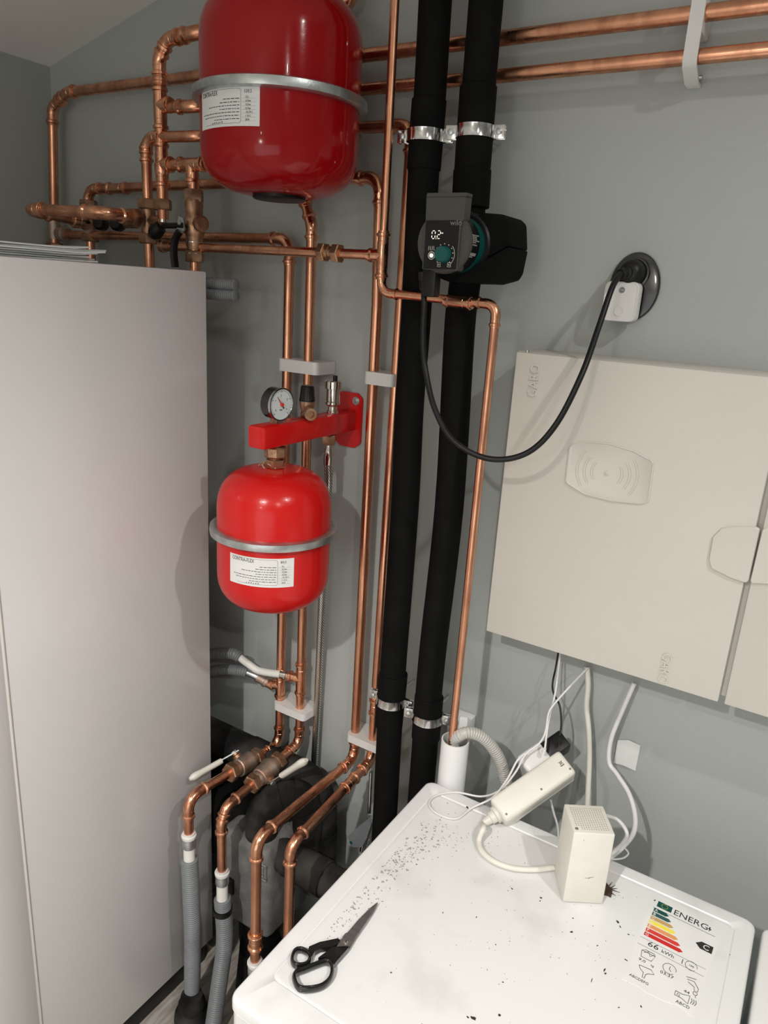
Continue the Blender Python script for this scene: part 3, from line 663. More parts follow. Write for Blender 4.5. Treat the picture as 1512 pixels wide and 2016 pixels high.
def clamp(label, u, v, Y, ang, tilt=0.0):
    c = PY(u, v, Y); t = thing('pipe_clamp', label, 'pipe clamp', c, 'metal clamps on the black pipes'); h = .020; r = rb + .0035
    obj('band', rings(bmesh.new(), [[c + V((math.cos(a) * q, math.sin(a) * q, z)) for a in [2 * math.pi * i / 36 for i in range(36)]] for q, z in ((r, -h / 2), (r + .0018, -h / 2), (r + .0012, -h / 2 + .003), (r + .0012, h / 2 - .003), (r + .0018, h / 2), (r, h / 2))], cap=False, close=True), 'chrome', t)
    for s in (-1, 1):
        dx = V((math.cos(ang), math.sin(ang), 0)) * s; p = c + dx * (r + .010); nn = V((-math.sin(ang), math.cos(ang), 0))
        nn = nn if nn.y < 0 else -nn
        for off in (-.004, .004):
            obj('ear', B(p + nn * off, (.020, .0022, h + .002), .0008, rz=ang), 'chrome', t)
        obj('screw', L([(-.014, .0028), (.006, .0028), (.0065, .0052), (.010, .0052), (.011, .0035)], p, nn, n=14), 'zinc', t)
    obj('wall_rod', L([(r, .004), (r + .07, .004)], c, YD, n=10), 'zinc', t)
    return t
clamp('steel pipe clamp at the top of the left black pipe', 837, 269, BY, .12)
clamp('steel pipe clamp at the top of the right black pipe', 936, 261, BY, .20)
clamp('steel pipe clamp low on the left black pipe', 770, 1376, BY, .10)
clamp('steel pipe clamp low on the right black pipe', 842, 1409, BY, .30)

# ============================================================ CIRCULATION PUMP
px = PY(932, 490, BY).x; pz = 1.800 + .083
PF = PX(869, 482, px).y
pu = thing('circulation_pump', 'grey circulation pump with lit 0.2 display and green knob', 'pump', (px, BY, pz - .07))
cf = V((px, PF, pz))
obj('motor_housing', L([(0, .030), (.0, .047), (.004, .0495), (.011, .0495), (.0115, .044), (.060, .043)], cf + V((0, .004, 0)), YD, n=40), 'pumpgrey', pu)
obj('rating_label', L([(0, .0475), (.034, .0475)], cf + V((0, .012, 0)), YD, n=40), 'black', pu)
obj('motor_flange', L([(0, .043), (.001, .0462), (.022, .0462), (.024, .043)], cf + V((0, .046, 0)), YD, n=40), 'tealmet', pu)
obj('pump_volute', L([(0, .052), (.004, .056), (.04, .056), (.06, .04)], cf + V((0, .068, 0)), YD, n=32), 'black', pu)
# rating plate printing on the barrel
bm = bmesh.new()
for i, sl in enumerate((.30, .24, .18, .12, .06, -.02, -.30, -.42)):
    a0 = sl; y = PF + .019
    for k in range(random.randint(3, 6)):
        yy = y + k * .0042; q = .0478; hh = .04 if i != 6 else .10
        pts = [V((px + q * math.cos(a), yv, pz + q * math.sin(a))) for a, yv in ((a0, yy), (a0, yy + .0018), (a0 - hh, yy + .0018), (a0 - hh, yy))]
        prism(bm, pts, V((math.cos(a0), 0, math.sin(a0))), .0002)
obj('rating_print', bm, 'printw', pu)
# control head
def facep(u, v, off=0): return PY(u, v, PF - off)
hd = rpoly([facep(*a, 0) for a in [(840, 381), (918, 381), (913, 432), (908, 437), (900, 533), (831, 530), (838, 432)]], [.003, .002, .002, .003, .004, .003, .002], 3)
obj('control_head', PR(hd, YD, .022), 'pumpgrey', pu)
obj('head_lip', PR(rpoly([facep(*a, .002) for a in [(841, 380), (920, 379), (919, 386), (841, 387)]], .001, 2), YD, .02), 'pumpgrey', pu)
pn = rpoly([facep(*a, .0012) for a in [(839, 434), (904, 433.5), (897, 530.5), (833, 529)]], .002, 3)
obj('control_panel', PR(pn, YD, .003), 'black', pu)
def disc(c, r, d, t, n=32): return L([(0, r), (t, r)], c, d, n=n)
kc = facep(874, 501, .0014)
obj('knob', L([(0, .0135), (.010, .0125), (.0115, .0115)], kc, -YD, n=36), 'teal', pu)
bm = bmesh.new(); lathe(bm, [(0, .0064), (.0005, .0064), (.0005, .0052), (0, .0052)], facep(849.5, 503, .0014), -YD, n=28, cap=False); obj('button_ring', bm, 'printw', pu)
obj('button', disc(facep(849.5, 503, .0014), .0034, -YD, .0008), 'glow', pu)
# seven segment reading
bm = bmesh.new()
def seg(ch, cx, cy, w, h):
    m = {'0': 'abcdef', '2': 'abged'}[ch]
    P_ = {'a': ((-1, -1), (1, -1)), 'b': ((1, -1), (1, 0)), 'c': ((1, 0), (1, 1)), 'd': ((-1, 1), (1, 1)), 'e': ((-1, 0), (-1, 1)), 'f': ((-1, -1), (-1, 0)), 'g': ((-1, 0), (1, 0))}
    for s in m:
        a, b = P_[s]; ax_, ay = a; bx_, by = b
        f = lambda x, y: facep(cx + x * w - y * .6, cy + y * h, .0016)
        p, q = f(ax_, ay), f(bx_, by); sweep(bm, [p.lerp(q, .22), p.lerp(q, .78)], .0006, n=8)
seg('0', 853.5, 462, 3.1, 7.6); seg('2', 864, 462, 3.1, 7.6)
lathe(bm, [(0, .0006), (.0006, .0006)], facep(858.6, 470, .0014), -YD, n=10)
lathe(bm, [(0, .0006), (.0006, .0006)], facep(868.5, 459, .0014), -YD, n=10); lathe(bm, [(0, .0009), (.0006, .0009)], facep(871.5, 459, .0014), -YD, n=10)
obj('display_digits', bm, 'glow', pu)
wl = facep(886, 443.5, .0012)
obj('lettering', text_bm('wilo', .0125, wl, XD, Z, ext=.0002), 'greyink', pu)
# dial marks
bm = bmesh.new()
for k in range(11):
    a = math.radians(225 - 27 * k); lathe(bm, [(0, .0009 if k % 2 else .0011), (.0005, .0009)], kc + V((math.cos(a) * .0165, 0, math.sin(a) * .0165)), -YD, n=10)
sweep(bm, [kc + V((math.cos(math.radians(a)) * .0195, -.0002, math.sin(math.radians(a)) * .0195)) for a in range(-45, 50, 8)], .0004, n=6)
for u, v in ((864, 521), (884, 521.5)):
    c0 = facep(u, v, .0014)
    for dx, dz in (((-1, -1), (1, -1)), ((1, -1), (1, 1)), ((1, 1), (-1, 1)), ((-1, 1), (-1, -1))):
        sweep(bm, [c0 + V((dx[0] * .0028, 0, dx[1] * .0032)), c0 + V((dz[0] * .0028, 0, dz[1] * .0032))], .0004, n=6)
    lathe(bm, [(0, .0012), (.0004, .0012)], c0, -YD, n=10)
for u, v in ((846, 488.5), (853, 488.5)):
    c0 = facep(u, v, .0014); sweep(bm, [c0 + V((-.002, 0, -.0035)), c0 + V((-.002, 0, .003)), c0 + V((.001, 0, .003)), c0 + V((.001, 0, -.001)), c0 + V((.0025, 0, -.0035))], .0005, n=6)
obj('panel_symbols', bm, 'printw', pu)
# cable plug on the lower left
obj('cable_plug', B(facep(834, 535) + V((.004, .022, -.010)), (.026, .022, .060), .003), 'black', pu)
# insulation shell halves
sh1 = rpoly([PY(*a, 1.195) for a in [(905, 470), (925, 430), (950, 418), (988, 421), (999, 433), (1001, 484), (960, 506), (948, 470), (930, 452)]], [.004, .01, .006, .012, .012, .003, .003, .01, .01], 4)
bm = rings(bmesh.new(), [[p + YD * .004 for p in dscale(sh1, sum(sh1, V()) / len(sh1), .97)], [p + YD * .008 for p in sh1], [p + YD * .085 for p in sh1]])
obj('upper_insulation_shell', bm, 'blackfoam', pu)
sh2 = rpoly([PY(*a, 1.185) for a in [(960, 508), (1002, 484), (992, 534), (984, 548), (952, 557), (915, 556), (884, 556), (862, 548), (858, 525), (912, 528)]], [.003, .003, .010, .010, .006, .006, .02, .01, .004, .02], 4)
bm = rings(bmesh.new(), [[p + YD * .004 for p in dscale(sh2, sum(sh2, V()) / len(sh2), .97)], [p + YD * .008 for p in sh2], [p + YD * .085 for p in sh2]])
obj('lower_insulation_shell', bm, 'blackfoam', pu)

# socket plate, plug, hub
sk = thing('wall_socket', 'black oval double socket plate on the wall above the electrical box', 'socket', PY(1258, 560, WY))
sc_ = PY(1262, 560, WY); sc_.x = (PY(1303, 560, WY).x + PY(1200, 560, WY).x) / 2; sc_.z = (PY(1265, 498, WY).z + PY(1265, 632, WY).z) / 2
hw = (PY(1303, 560, WY).x - PY(1203, 560, WY).x) / 2; hh = (PY(1265, 498, WY).z - PY(1265, 634, WY).z) / 2
def oval(c, a, b, y, n=40): return [V((c.x + a * math.cos(2 * math.pi * i / n), y, c.z + b * math.sin(2 * math.pi * i / n))) for i in range(n)]
obj('plate', rings(bmesh.new(), [oval(sc_, hw, hh, WY - .0005), oval(sc_, hw, hh, WY - .006), oval(sc_, hw * .95, hh * .96, WY - .009), oval(sc_, hw * .8, hh * .86, WY - .010)]), 'gloss', sk)
up_ = V((sc_.x - .002, WY, sc_.z + .022))
obj('socket_ring', L([(.008, .027), (.016, .026), (.0165, .023), (.012, .022)], up_, -YD, n=32), 'gloss', sk)
cab = [(833, 545), (835, 600), (833, 670), (838, 730), (856, 805), (893, 868), (962, 903), (1035, 893), (1093, 838), (1145, 738), (1180, 640), (1208, 560), (1232, 530)]
ys = [PF + .028, PF + .02, PF + .02, PF + .02, 1.13, 1.12, 1.13, 1.145, 1.16, 1.19, 1.24, 1.275, 1.315]
pc_ = thing('pump_cable', 'thick black cable looping from the pump up to the wall socket', 'cable', PY(962, 905, 1.12))
obj('cord', S(smooth([PY(u, v, y) for (u, v), y in zip(cab, ys)], 10), .0050, n=14), 'black', pc_)
pe = PY(1235, 530, 1.315)
obj('plug', merge(L([(0, .0205), (.004, .022), (.022, .022), (.032, .017), (.036, .010)], V((up_.x, WY - .012, up_.z)), -YD, n=32), S(smooth([V((up_.x, WY - .034, up_.z)), V((up_.x - .006, WY - .05, up_.z - .002)), PY(1222, 540, 1.30)], 6), [.012] * 6 + [.009] * 6 + [.007], n=14)), 'black', pc_)
obj('strain_relief', S(smooth([PY(833, 535, PF + .026), PY(833, 552, PF + .027), PY(834, 572, PF + .024)], 5), [.008] * 5 + [.007] * 5 + [.0055], n=14), 'black', pc_)
hb = thing('smart_hub', 'small white rounded square plug in hub below the black plug', 'hub', PY(1228, 630, 1.30))
HY = 1.318
hq = [PY(*a, HY) for a in [(1193, 552.5), (1268, 552.5), (1257, 632.5), (1185, 631)]]
hq = [V((hq[0].x, HY, hq[0].z)), V((hq[0].x + .058, HY, hq[0].z)), V((hq[0].x + .058, HY, hq[0].z - .066)), V((hq[0].x, HY, hq[0].z - .066))]
hr = rpoly(hq, .012, 6); hcen = sum(hr, V()) / len(hr)
obj('case', rings(bmesh.new(), [[p + YD * .024 for p in hr], hr, [p - YD * .0015 for p in dscale(hr, hcen, .97)], [p - YD * .0015 for p in dscale(hr, hcen, .93)], [p - YD * .0008 for p in dscale(hr, hcen, .915)]]), 'white', hb)
obj('badge', disc(V((hcen.x + .001, HY - .001, hcen.z + .019)), .0048, -YD, .0008), 'greyink', hb)
obj('lettering', text_bm('Yale', .0042, V((hcen.x + .001, HY - .0018, hcen.z + .0178)), XD, Z, ext=.0001, align='CENTER'), 'printw', hb)
obj('button', L([(0, .0085), (.0008, .0085), (.0010, .0078), (.0006, .0070)], V((hcen.x + .001, HY - .0008, hcen.z - .016)), -YD, n=32), 'white', hb)

# ============================================================ RED EXPANSION TANKS
def dome(Rr, z0, z1, flat, n=10, base=0):
    """profile from the flat end at z0 to the cylinder radius, superelliptic"""
    out = []
    for i in range(n + 1):
        a = math.pi / 2 * i / n; out.append((z0 + (z1 - z0) * (1 - math.cos(a) ** .85), flat + (Rr - flat) * math.sin(a) ** .80))
    return out
def tank(label, c, Rr, zb, zring, zt, rm, ringr, m):
    t = thing('expansion_tank', label, 'tank', (c[0], c[1], zb))
    lo = [(zb + .000, .001)] + [(z, r) for z, r in dome(Rr, zb, zb + .075, Rr * .30, 14)]
    lo += [(zring - .02, Rr)]
    obj('lower_shell', L([(z - zb, r) for z, r in lo] + [(zring - zb, Rr)], (c[0], c[1], zb), Z, n=72), m, t, smooth=50)
    up = [(zt - z, r) for z, r in dome(Rr, 0, .085, Rr * .25, 14)][::-1]
    obj('upper_shell', L([(0, Rr)] + [(z - zring, r) for z, r in up] + [(zt - zring + .001, .001)], (c[0], c[1], zring), Z, n=72), m, t, smooth=50)
    a, h = ringr - Rr, .0085
    obj('clamp_ring', rings(bmesh.new(), [[V((c[0] + math.cos(2 * math.pi * i / 72) * q, c[1] + math.sin(2 * math.pi * i / 72) * q, zring + z)) for i in range(72)]
         for q, z in ((Rr - .002, -h), (ringr - .006, -h * 1.1), (ringr - .001, -h * .8), (ringr, 0), (ringr - .001, h * .8), (ringr - .006, h * 1.1), (Rr - .002, h), )], cap=False, close=True), 'zinc', t)
    return t
bc = (-.951, 1.136); bR = .1425
tb = tank('large dark red expansion tank with grey clamp ring hanging at the top', bc, bR, 1.957, 2.112, 2.285, None, .1565, 'bigred')
obj('bottom_cap', L([(0, .046), (.002, .049), (.010, .049), (.012, .047)], (bc[0], bc[1], 1.950), Z, n=40), 'black', tb)
sc2 = (-.923, 1.104); sR = .1155
ts = tank('small bright red expansion tank with grey clamp ring under the red bracket', sc2, sR, 1.158, 1.322, 1.449, None, .1305, 'red')
def tank_label(t, c, R_, th0, wid, z0, z1, model, rows, scale):
    R1 = R_ + .0005
    def wr(x, y, z, o=0): a = th0 + x / R_; return V((c[0] + (R1 + o + z) * math.cos(a), c[1] + (R1 + o + z) * math.sin(a), y))
    n = 16; bm = rings(bmesh.new(), [[wr(wid * k / n, z0, 0), wr(wid * k / n, z1, 0), wr(wid * k / n, z1, .0004), wr(wid * k / n, z0, .0004)] for k in range(n + 1)])
    lb = obj('label', bm, 'paper', t); lb['label'] = 'white printed sticker'
    H = z1 - z0
    bm = text_bm('CONTRA-FLEX', H * .17, None, None, None, ext=.0001, wrap=lambda x, y, z: wr(wid * .05 + x, z1 - H * .18 + y, .0005 + z), sx=.72)
    merge(bm, text_bm(model, H * .12, None, None, None, ext=.0001, wrap=lambda x, y, z: wr(wid * .80 + x, z1 - H * .16 + y, .0005 + z), sx=.8))
    for i, s in enumerate(rows): merge(bm, text_bm(s, H * .075, None, None, None, ext=.0001, wrap=lambda x, y, z, i=i: wr(wid * .82 + x, z1 - H * (.29 + .095 * i) + y, .0005 + z), sx=.8))
    merge(bm, text_bm('REFLEX', H * .07, None, None, None, ext=.0001, wrap=lambda x, y, z: wr(wid * .30 + x, z0 + H * .06 + y, .0005 + z), sx=1.0) if False else bmesh.new())
    random.seed(5)
    for i in range(7):                     # tiny text lines, right aligned bars of varying length
        ln = [.24, .30, .52, .30, .66, .62, .40][i]; x1_ = .74; x = x1_ - ln
        while x < x1_:
            wl_ = random.uniform(.02, .06); y = z1 - H * (.31 + .085 * i)
            pts = [wr(wid * x, y, .0005), wr(wid * min(x + wl_, x1_), y, .0005), wr(wid * min(x + wl_, x1_), y + H * .018, .0005), wr(wid * x, y + H * .018, .0005)]
            prism(bm, pts, (pts[0] - V((c[0], c[1], pts[0].z))), .0001); x += wl_ + .012
    for i in range(7):
        y = z1 - H * (.30 + .095 * i); ps = [wr(wid * q, y, .00055) for q in (.775, .86, .95)]; sweep(bm, ps, .0001, n=5)
    fr = [(.03, .95), (.74, .95), (.76, .91), (.76, .12), (.74, .08), (.03, .08)]
    fp_ = []
    for (a_, b_), (c_, d_) in zip(fr, fr[1:]): 
        for k in range(6): fp_.append(wr(wid * (a_ + (c_ - a_) * k / 6), z0 + H * (b_ + (d_ - b_) * k / 6), .0006))
    sweep(bm, fp_, .00022, n=5)
    xs = wid * .30
    for k in range(6): sweep(bm, [wr(xs + k * wid * .035, z0 + H * .10, .0006), wr(xs + k * wid * .035 + wid * .012, z0 + H * (.12 + .01 * (k % 3)), .0006)], .0006, n=5)
    obj('printing', bm, 'ink', lb)
def ang(c, u, v, R_):        # angle where a pixel meets the cylinder
    d = ray(u, v); a = d.x ** 2 + d.y ** 2; b = -2 * (d.x * c[0] + d.y * c[1]); cc_ = c[0] ** 2 + c[1] ** 2 - R_ * R_
    t = (-b - math.sqrt(max(b * b - 4 * a * cc_, 0))) / 2 / a; p = CAM + d * t; return math.atan2(p.y - c[1], p.x - c[0]), p.z
a0, _ = ang(bc, 399, 215, bR); a1, zA = ang(bc, 512, 170, bR); _, zB = ang(bc, 514, 249, bR)
tank_label(tb, bc, bR, a0, (a1 - a0) * bR, zB, zA, '12/0,5', ['12 L', '6,0 bar', '3,0 bar', '4,3 bar', '-10..70 C', '< 10 C', '2018'], 1)
a0, _ = ang(sc2, 454, 1120, sR); a1, zA = ang(sc2, 579, 1098, sR); _, zB = ang(sc2, 579, 1154, sR)
tank_label(ts, sc2, sR, a0, (a1 - a0) * sR, zB, zA, '8/0,5', ['8 L', '6,0 bar', '3,0 bar', '4,3 bar', '-10..70 C', '< 10 C', '2018'], 1)
bm = bmesh.new()
for u, v, s in ((514, 261, .0022), (683, 85, .0030), (659, 319, .0014)):
    a, z = ang(bc, u, v, bR); n_ = V((math.cos(a), math.sin(a), 0)); p = V((bc[0], bc[1], z)) + n_ * (bR + .0002); sd = V((-n_.y, n_.x, 0))
    prism(bm, [p + Z * s, p + sd * s * .6 - Z * s * .2, p + sd * s * .4 - Z * s, p - sd * s * .3 - Z * s], n_, .0002)
obj('paint_chip', bm, 'paper', tb)
# hemp round the tank connection
tz = 1.449
bm = bmesh.new()
for k in range(10):
    a = k * .9 + 1; q = .017 + random.uniform(0, .012); c0 = V((sc2[0] - .004, sc2[1], tz + .006))
    sweep(bm, smooth([c0 + V((math.cos(a) * .017, math.sin(a) * .017, .004)), c0 + V((math.cos(a + .5) * q, math.sin(a + .5) * q, .001)), c0 + V((math.cos(a + 1) * (q + .004), math.sin(a + 1) * (q + .004), -.003))], 4), .0011, n=6)
obj('hemp_seal', bm, 'hemp', ts)
# big tank's steel bracket to the wall (behind it)
obj('wall_bracket', B((bc[0], (bc[1] + bR + WY) / 2, 2.112), (.05, WY - bc[1] - bR + .02, .03), .002), 'zinc', tb)

# ============================================================ RED BRACKET WITH GAUGE, SAFETY VALVE, AIR VENT
AX = -.923; AZ = 1.800 - .282; ah = .044
sg = thing('safety_bracket', 'red square steel arm on the wall carrying a pressure gauge and two valves', 'valve bracket', (AX, WY, AZ - .06))
obj('arm', B((AX, (1.043 + WY) / 2, AZ), (.042, WY - 1.043 - .004, ah), .005), 'red', sg)
pq = rpoly([V((AX + a, WY - .005, AZ + b)) for a, b in ((-.036, .052), (-.020, .062), (.022, .062), (.036, .052), (.036, -.050), (.020, -.062), (-.020, -.062), (-.036, -.050))], .008, 3)
obj('wall_plate', PR(pq, YD, .005), 'red', sg)
obj('screw', merge(L([(0, .009), (.0015, .009)], (AX + .020, WY - .006, AZ + .045), -YD, n=24), NUT((AX + .020, WY - .011, AZ + .045), YD, .006, .006)), 'zinc', sg)
obj('tank_connector', merge(L([(-.005, .013), (.055, .013)], (sc2[0], sc2[1], tz - .004), Z, n=24), L([(0, .0185), (.012, .020), (.016, .020)], (sc2[0], sc2[1], tz + .002), Z, n=6)), 'brass', sg)
obj('union_nut', NUT((sc2[0], sc2[1], tz + .033), Z, .0225, .022, n=8), 'brass', sg)
# gauge: faces front right
gz = AZ + ah / 2
gp = PY(556, 797, 1.058); gc = V((AX + .012, 1.075, PX(552, 797, AX + .012).z)); 
gd = V((.995, -.10, -.03)).normalized()
gc = PX(540, 793, AX); gR = .0308
ga = obj('pressure_gauge', L([(-.034, .016), (-.030, .027), (-.026, gR), (-.002, gR), (-.002, .001)], gc + gd * .020, gd, n=48), 'gloss', sg)
obj('rim', L([(-.004, gR), (-.004, gR + .0012), (.001, gR + .0012), (.001, gR - .0010), (-.001, gR - .0016)], gc + gd * .020, gd, n=48, cap=False), 'chrome', ga)
fc = gc + gd * .0185
obj('dial', L([(0, gR - .001), (.0006, gR - .001)], fc, gd, n=48), 'dial', ga)
gx = V((-gd.y, gd.x, 0)).normalized() * 1.0; gx = gx if gx.x > 0 else -gx; gy = gd.cross(gx) * -1; gy = gy if gy.z > 0 else -gy
bm = bmesh.new(); ff = fc + gd * .0009
for k in range(41):
    a = math.radians(225 - 270 * k / 40); r0 = gR - (.0075 if k % 10 == 0 else .0055); d_ = gx * math.cos(a) + gy * math.sin(a)
    sweep(bm, [ff + d_ * r0, ff + d_ * (gR - .003)], .0003 if k % 10 else .0005, n=5)
for s, a in (('0', 215), ('1', 150), ('2', 95), ('3', 30), ('4', -35)):
    d_ = gx * math.cos(math.radians(a)) + gy * math.sin(math.radians(a)); merge(bm, text_bm(s, .0055, ff + d_ * (gR * .58) - gy * .002, gx, gy, ext=.0001, align='CENTER'))
merge(bm, text_bm('bar', .0055, ff - gy * .012, gx, gy, ext=.0001, align='CENTER'))
obj('dial_print', bm, 'ink', ga)
bm = bmesh.new(); ndl = gx * math.cos(math.radians(128)) + gy * math.sin(math.radians(128))
sweep(bm, [ff + gd * .0012 - ndl * .010, ff + gd * .0012 + ndl * .020], [.0012, .0003], n=8); obj('needle', bm, 'ink', ga)
obj('red_pointer', merge(L([(0, .0035), (.003, .0035), (.0035, .0025)], ff + gd * .001, gd, n=24), S([ff + gd * .002, ff + gd * .002 + ndl * .019], [.0008, .0003], n=8)), 'redplastic', ga)
obj('gauge_stem', L([(0, .008), (.012, .008)], (gc.x, gc.y, gz - .002), Z, n=6), 'brass', sg)
# safety valve
sv = PX(604, 815, AX); svY = sv.y; sv = V((AX, svY, gz))
bdy = obj('safety_valve', L([(0, .011), (.003, .013), (.010, .013), (.012, .0115), (.020, .0140), (.028, .0155), (.034, .0155)], sv, Z, n=28), 'brass', sg)
od = V((.75, -.66, 0)).normalized(); oc = sv + Z * .013
obj('outlet', L([(0, .009), (.020, .009), (.021, .0125), (.030, .0125), (.031, .0115), (.036, .0125), (.042, .0125), (.042, .0075), (.030, .007)], oc, od, n=28, cap=True), 'brass', bdy)
bm = bmesh.new(); n = 40
cap_ = [[sv + Z * z + V((math.cos(2 * math.pi * i / n), math.sin(2 * math.pi * i / n), 0)) * (r_ - (.0008 if (i % 2 and .036 < z < .062) else 0)) for i in range(n)] for z, r_ in ((.034, .0165), (.038, .0165), (.040, .0155), (.060, .0140), (.064, .0135), (.066, .0115))]
obj('cap', rings(bm, cap_), 'black', bdy)
# automatic air vent
av = PX(655, 805, AX); av = V((AX, av.y, gz))
vb = obj('air_vent', L([(0, .0135), (.005, .0135), (.006, .0105), (.014, .0105), (.016, .0140), (.019, .0165), (.024, .0165), (.026, .0150), (.052, .0150), (.053, .0185), (.068, .0185), (.070, .0170)], av, Z, n=36), 'nickel', sg)
obj('vent_cap', L([(0, .0050), (.010, .0050), (.011, .0040)], av + Z * .070 + V((.005, -.002, 0)), Z, n=18), 'black', vb)
# hose connection below and braided hoses
hx = PX(648, 868, AX); hc_ = V((AX, hx.y, AZ - ah / 2))
obj('hose_nut', NUT(hc_ - Z * .014, Z, .0155, .022), 'brass', sg)
hs = thing('braided_hose', 'braided steel hose hanging from the red bracket down the wall', 'hose', PY(617, 1560, 1.33))
obj('ferrule', L([(0, .0095), (.002, .0108), (.024, .0108), (.026, .0092), (.034, .0092), (.040, .007), (.050, .007)], hc_ - Z * .072, Z, n=24), 'nickel', hs)
obj('hose', S(smooth([hc_ - Z * .07, hc_ + V((.0, .004, -.12)), PY(642, 1030, 1.31), PY(633, 1200, 1.325), PY(624, 1400, 1.335), PY(616, 1560, 1.335), PY(612, 1640, 1.335)], 10), .0090, n=16), 'braid', hs)

# ============================================================ WHITE TUBE, HOSE, ADAPTERS
wp = V((PY(895, 1480, F15 - .01).x, F15 - .012, .0))
ztp = PY(900, 1462, F15 - .02).z
wt_ = thing('drain_pipe', 'white plastic standpipe behind the washing machine holding hose and copper pipe', 'drain pipe', (wp.x, wp.y, 0))
rw = .0285
obj('tube', rings(bmesh.new(), [[V((wp.x + math.cos(2 * math.pi * i / 40) * q, wp.y + math.sin(2 * math.pi * i / 40) * q, z)) for i in range(40)] for q, z in ((rw, .0), (rw, ztp - .002), (rw - .0005, ztp), (rw - .003, ztp), (rw - .003, ztp - .3))], cap=False), 'pvc', wt_)
obj('tube_clip', B((PY(908, 1425, 1.335).x, 1.335, PY(908, 1432, 1.335).z), (.05, .045, .06), .004), 'pvc', wt_)
obj('clip_tongue', B(PY(912, 1430, 1.30), (.020, .010, .048), .003, rz=.3), 'pvc', wt_)
dh = [V((wp.x + .004, wp.y - .002, ztp - .06)), PY(893, 1462, 1.19), PY(908, 1446, 1.185), PY(930, 1443, 1.20), PY(958, 1458, 1.22), PY(982, 1492, 1.24), PY(993, 1530, 1.25), PY(998, 1580, 1.25), V((PY(998, 1580, 1.25).x + .01, 1.25, .55))]
simple('drain_hose', 'light grey corrugated drain hose arching out of the white standpipe', 'hose', corrugated(smooth(dh, 10), .0125, pitch=.0052, amp=.0016), 'condlight', smooth=60)

# white multi socket leaning between appliance and wall
e1 = PZ(988, 1598, WT + .026); e1 = PY(985, 1598, 1.125); e2 = PY(1112, 1508, 1.235)
ps = thing('power_strip', 'chunky ivory power strip leaning diagonally behind the washing machine', 'power strip', e1)
ax_ = (e2 - e1).normalized(); yv = (YD - ax_ * YD.dot(ax_)).normalized(); zv = ax_.cross(yv)
zv = zv if zv.z > 0 else -zv
mt = Matrix((ax_, yv, zv)).transposed(); ln_ = (e2 - e1).length + .012
tw = Matrix.Rotation(math.radians(-28), 3, ax_); mt = tw @ mt
mid = (e1 + e2) / 2 + V((.0, .0, 0))
obj('case', B(mid, (ln_, .046, .052), .007, mtx=mt, seg=3), 'ivory', ps)
obj('rear_cover', B(mid + mt @ V((0, .019, 0)), (ln_ - .004, .012, .0545), .005, mtx=mt), 'ivory', ps)
pe = e1 - ax_ * .010
obj('cable_gland', L([(0, .016), (.008, .016), (.010, .012), (.018, .0115), (.020, .009), (.034, .007)], pe + ax_ * .006, -ax_, n=24), 'ivory', ps)
mk = mid + mt @ V((ln_ / 2 - .014, -.0235, .004))
bm = bmesh.new(); X_, Y_ = mt @ V((1, 0, 0)), mt @ V((0, 0, 1))
for a, b in (((-5, 4), (5, -4)), ((-5, -4), (5, 4)), ((-3, 3), (-2, -3)), ((3, 3), (2, -3)), ((-3, 3), (3, 3)), ((-2, -3), (2, -3))):
    sweep(bm, [mk + X_ * a[0] * .0008 + Y_ * a[1] * .0008, mk + X_ * b[0] * .0008 + Y_ * b[1] * .0008], .0003, n=5)
sweep(bm, [mk - Y_ * .0052 - X_ * .004, mk - Y_ * .0052 + X_ * .004], .0008, n=5)
obj('printed_symbol', bm, 'ink', ps)
bm = bmesh.new()
for a in (-.44, .05, .46):
    lathe(bm, [(0, .0022), (.001, .0022)], mid + mt @ V((ln_ * a, -.0225, -.014)), mt @ V((0, -1, 0)), n=12)
obj('screw_hole', bm, 'greyink', ps)
g0 = pe - ax_ * .03
cw = [pe - ax_ * .012, pe - ax_ * .030, PZ(952, 1630, WT + .03), PZ(943, 1655, WT + .010), PZ(950, 1677, WT + .007), PZ(975, 1697, WT + .006), PZ(1010, 1709, WT + .006), PZ(1050, 1712, WT + .006), PZ(1090, 1708, WT + .006)]
obj('flex', S(smooth(cw, 10), .0050, n=14), 'ivory', ps)
# adapters
ad = thing('power_adapter', 'white power adapter plugged in behind the ivory power strip', 'adapter', PY(1055, 1500, 1.24))
ac = PY(1052, 1497, 1.235)
obj('case', B(ac, (.056, .040, .042), .006, mtx=mt, seg=3), 'white', ad)
obj('strain_relief', S([PY(1070, 1483, 1.222), PY(1073, 1473, 1.222)], [.0045, .0028], n=10), 'white', ad)
obj('cord', S(smooth([PY(1073, 1473, 1.222), PY(1080, 1420, 1.25), PY(1092, 1370, 1.28), PY(1098, 1330, 1.30), PY(1103, 1285, 1.32)], 8), .0019, n=10), 'white', ad)
ad2 = thing('power_adapter', 'black power adapter plugged in at the upper end of the power strip', 'adapter', PY(1095, 1475, 1.27))
obj('case', B(PY(1092, 1472, 1.272), (.050, .045, .036), .003, mtx=mt), 'black', ad2)
obj('strain_relief', S([PY(1102, 1464, 1.25), PY(1102, 1448, 1.25)], [.0048, .003], n=10), 'black', ad2)
obj('cord', S(smooth([PY(1102, 1448, 1.25), PY(1105, 1425, 1.26), PY(1102, 1390, 1.275), PY(1090, 1365, 1.285), PY(1088, 1345, 1.29), PY(1094, 1315, 1.31), PY(1099, 1285, 1.32)], 8), .0019, n=10), 'black', ad2)
def cable(label, pts, r, m='white', nm='cable', group='cables below the electrical box'):
    return simple(nm, label, 'cable', S(smooth(pts, 10), r, n=12), m, group)
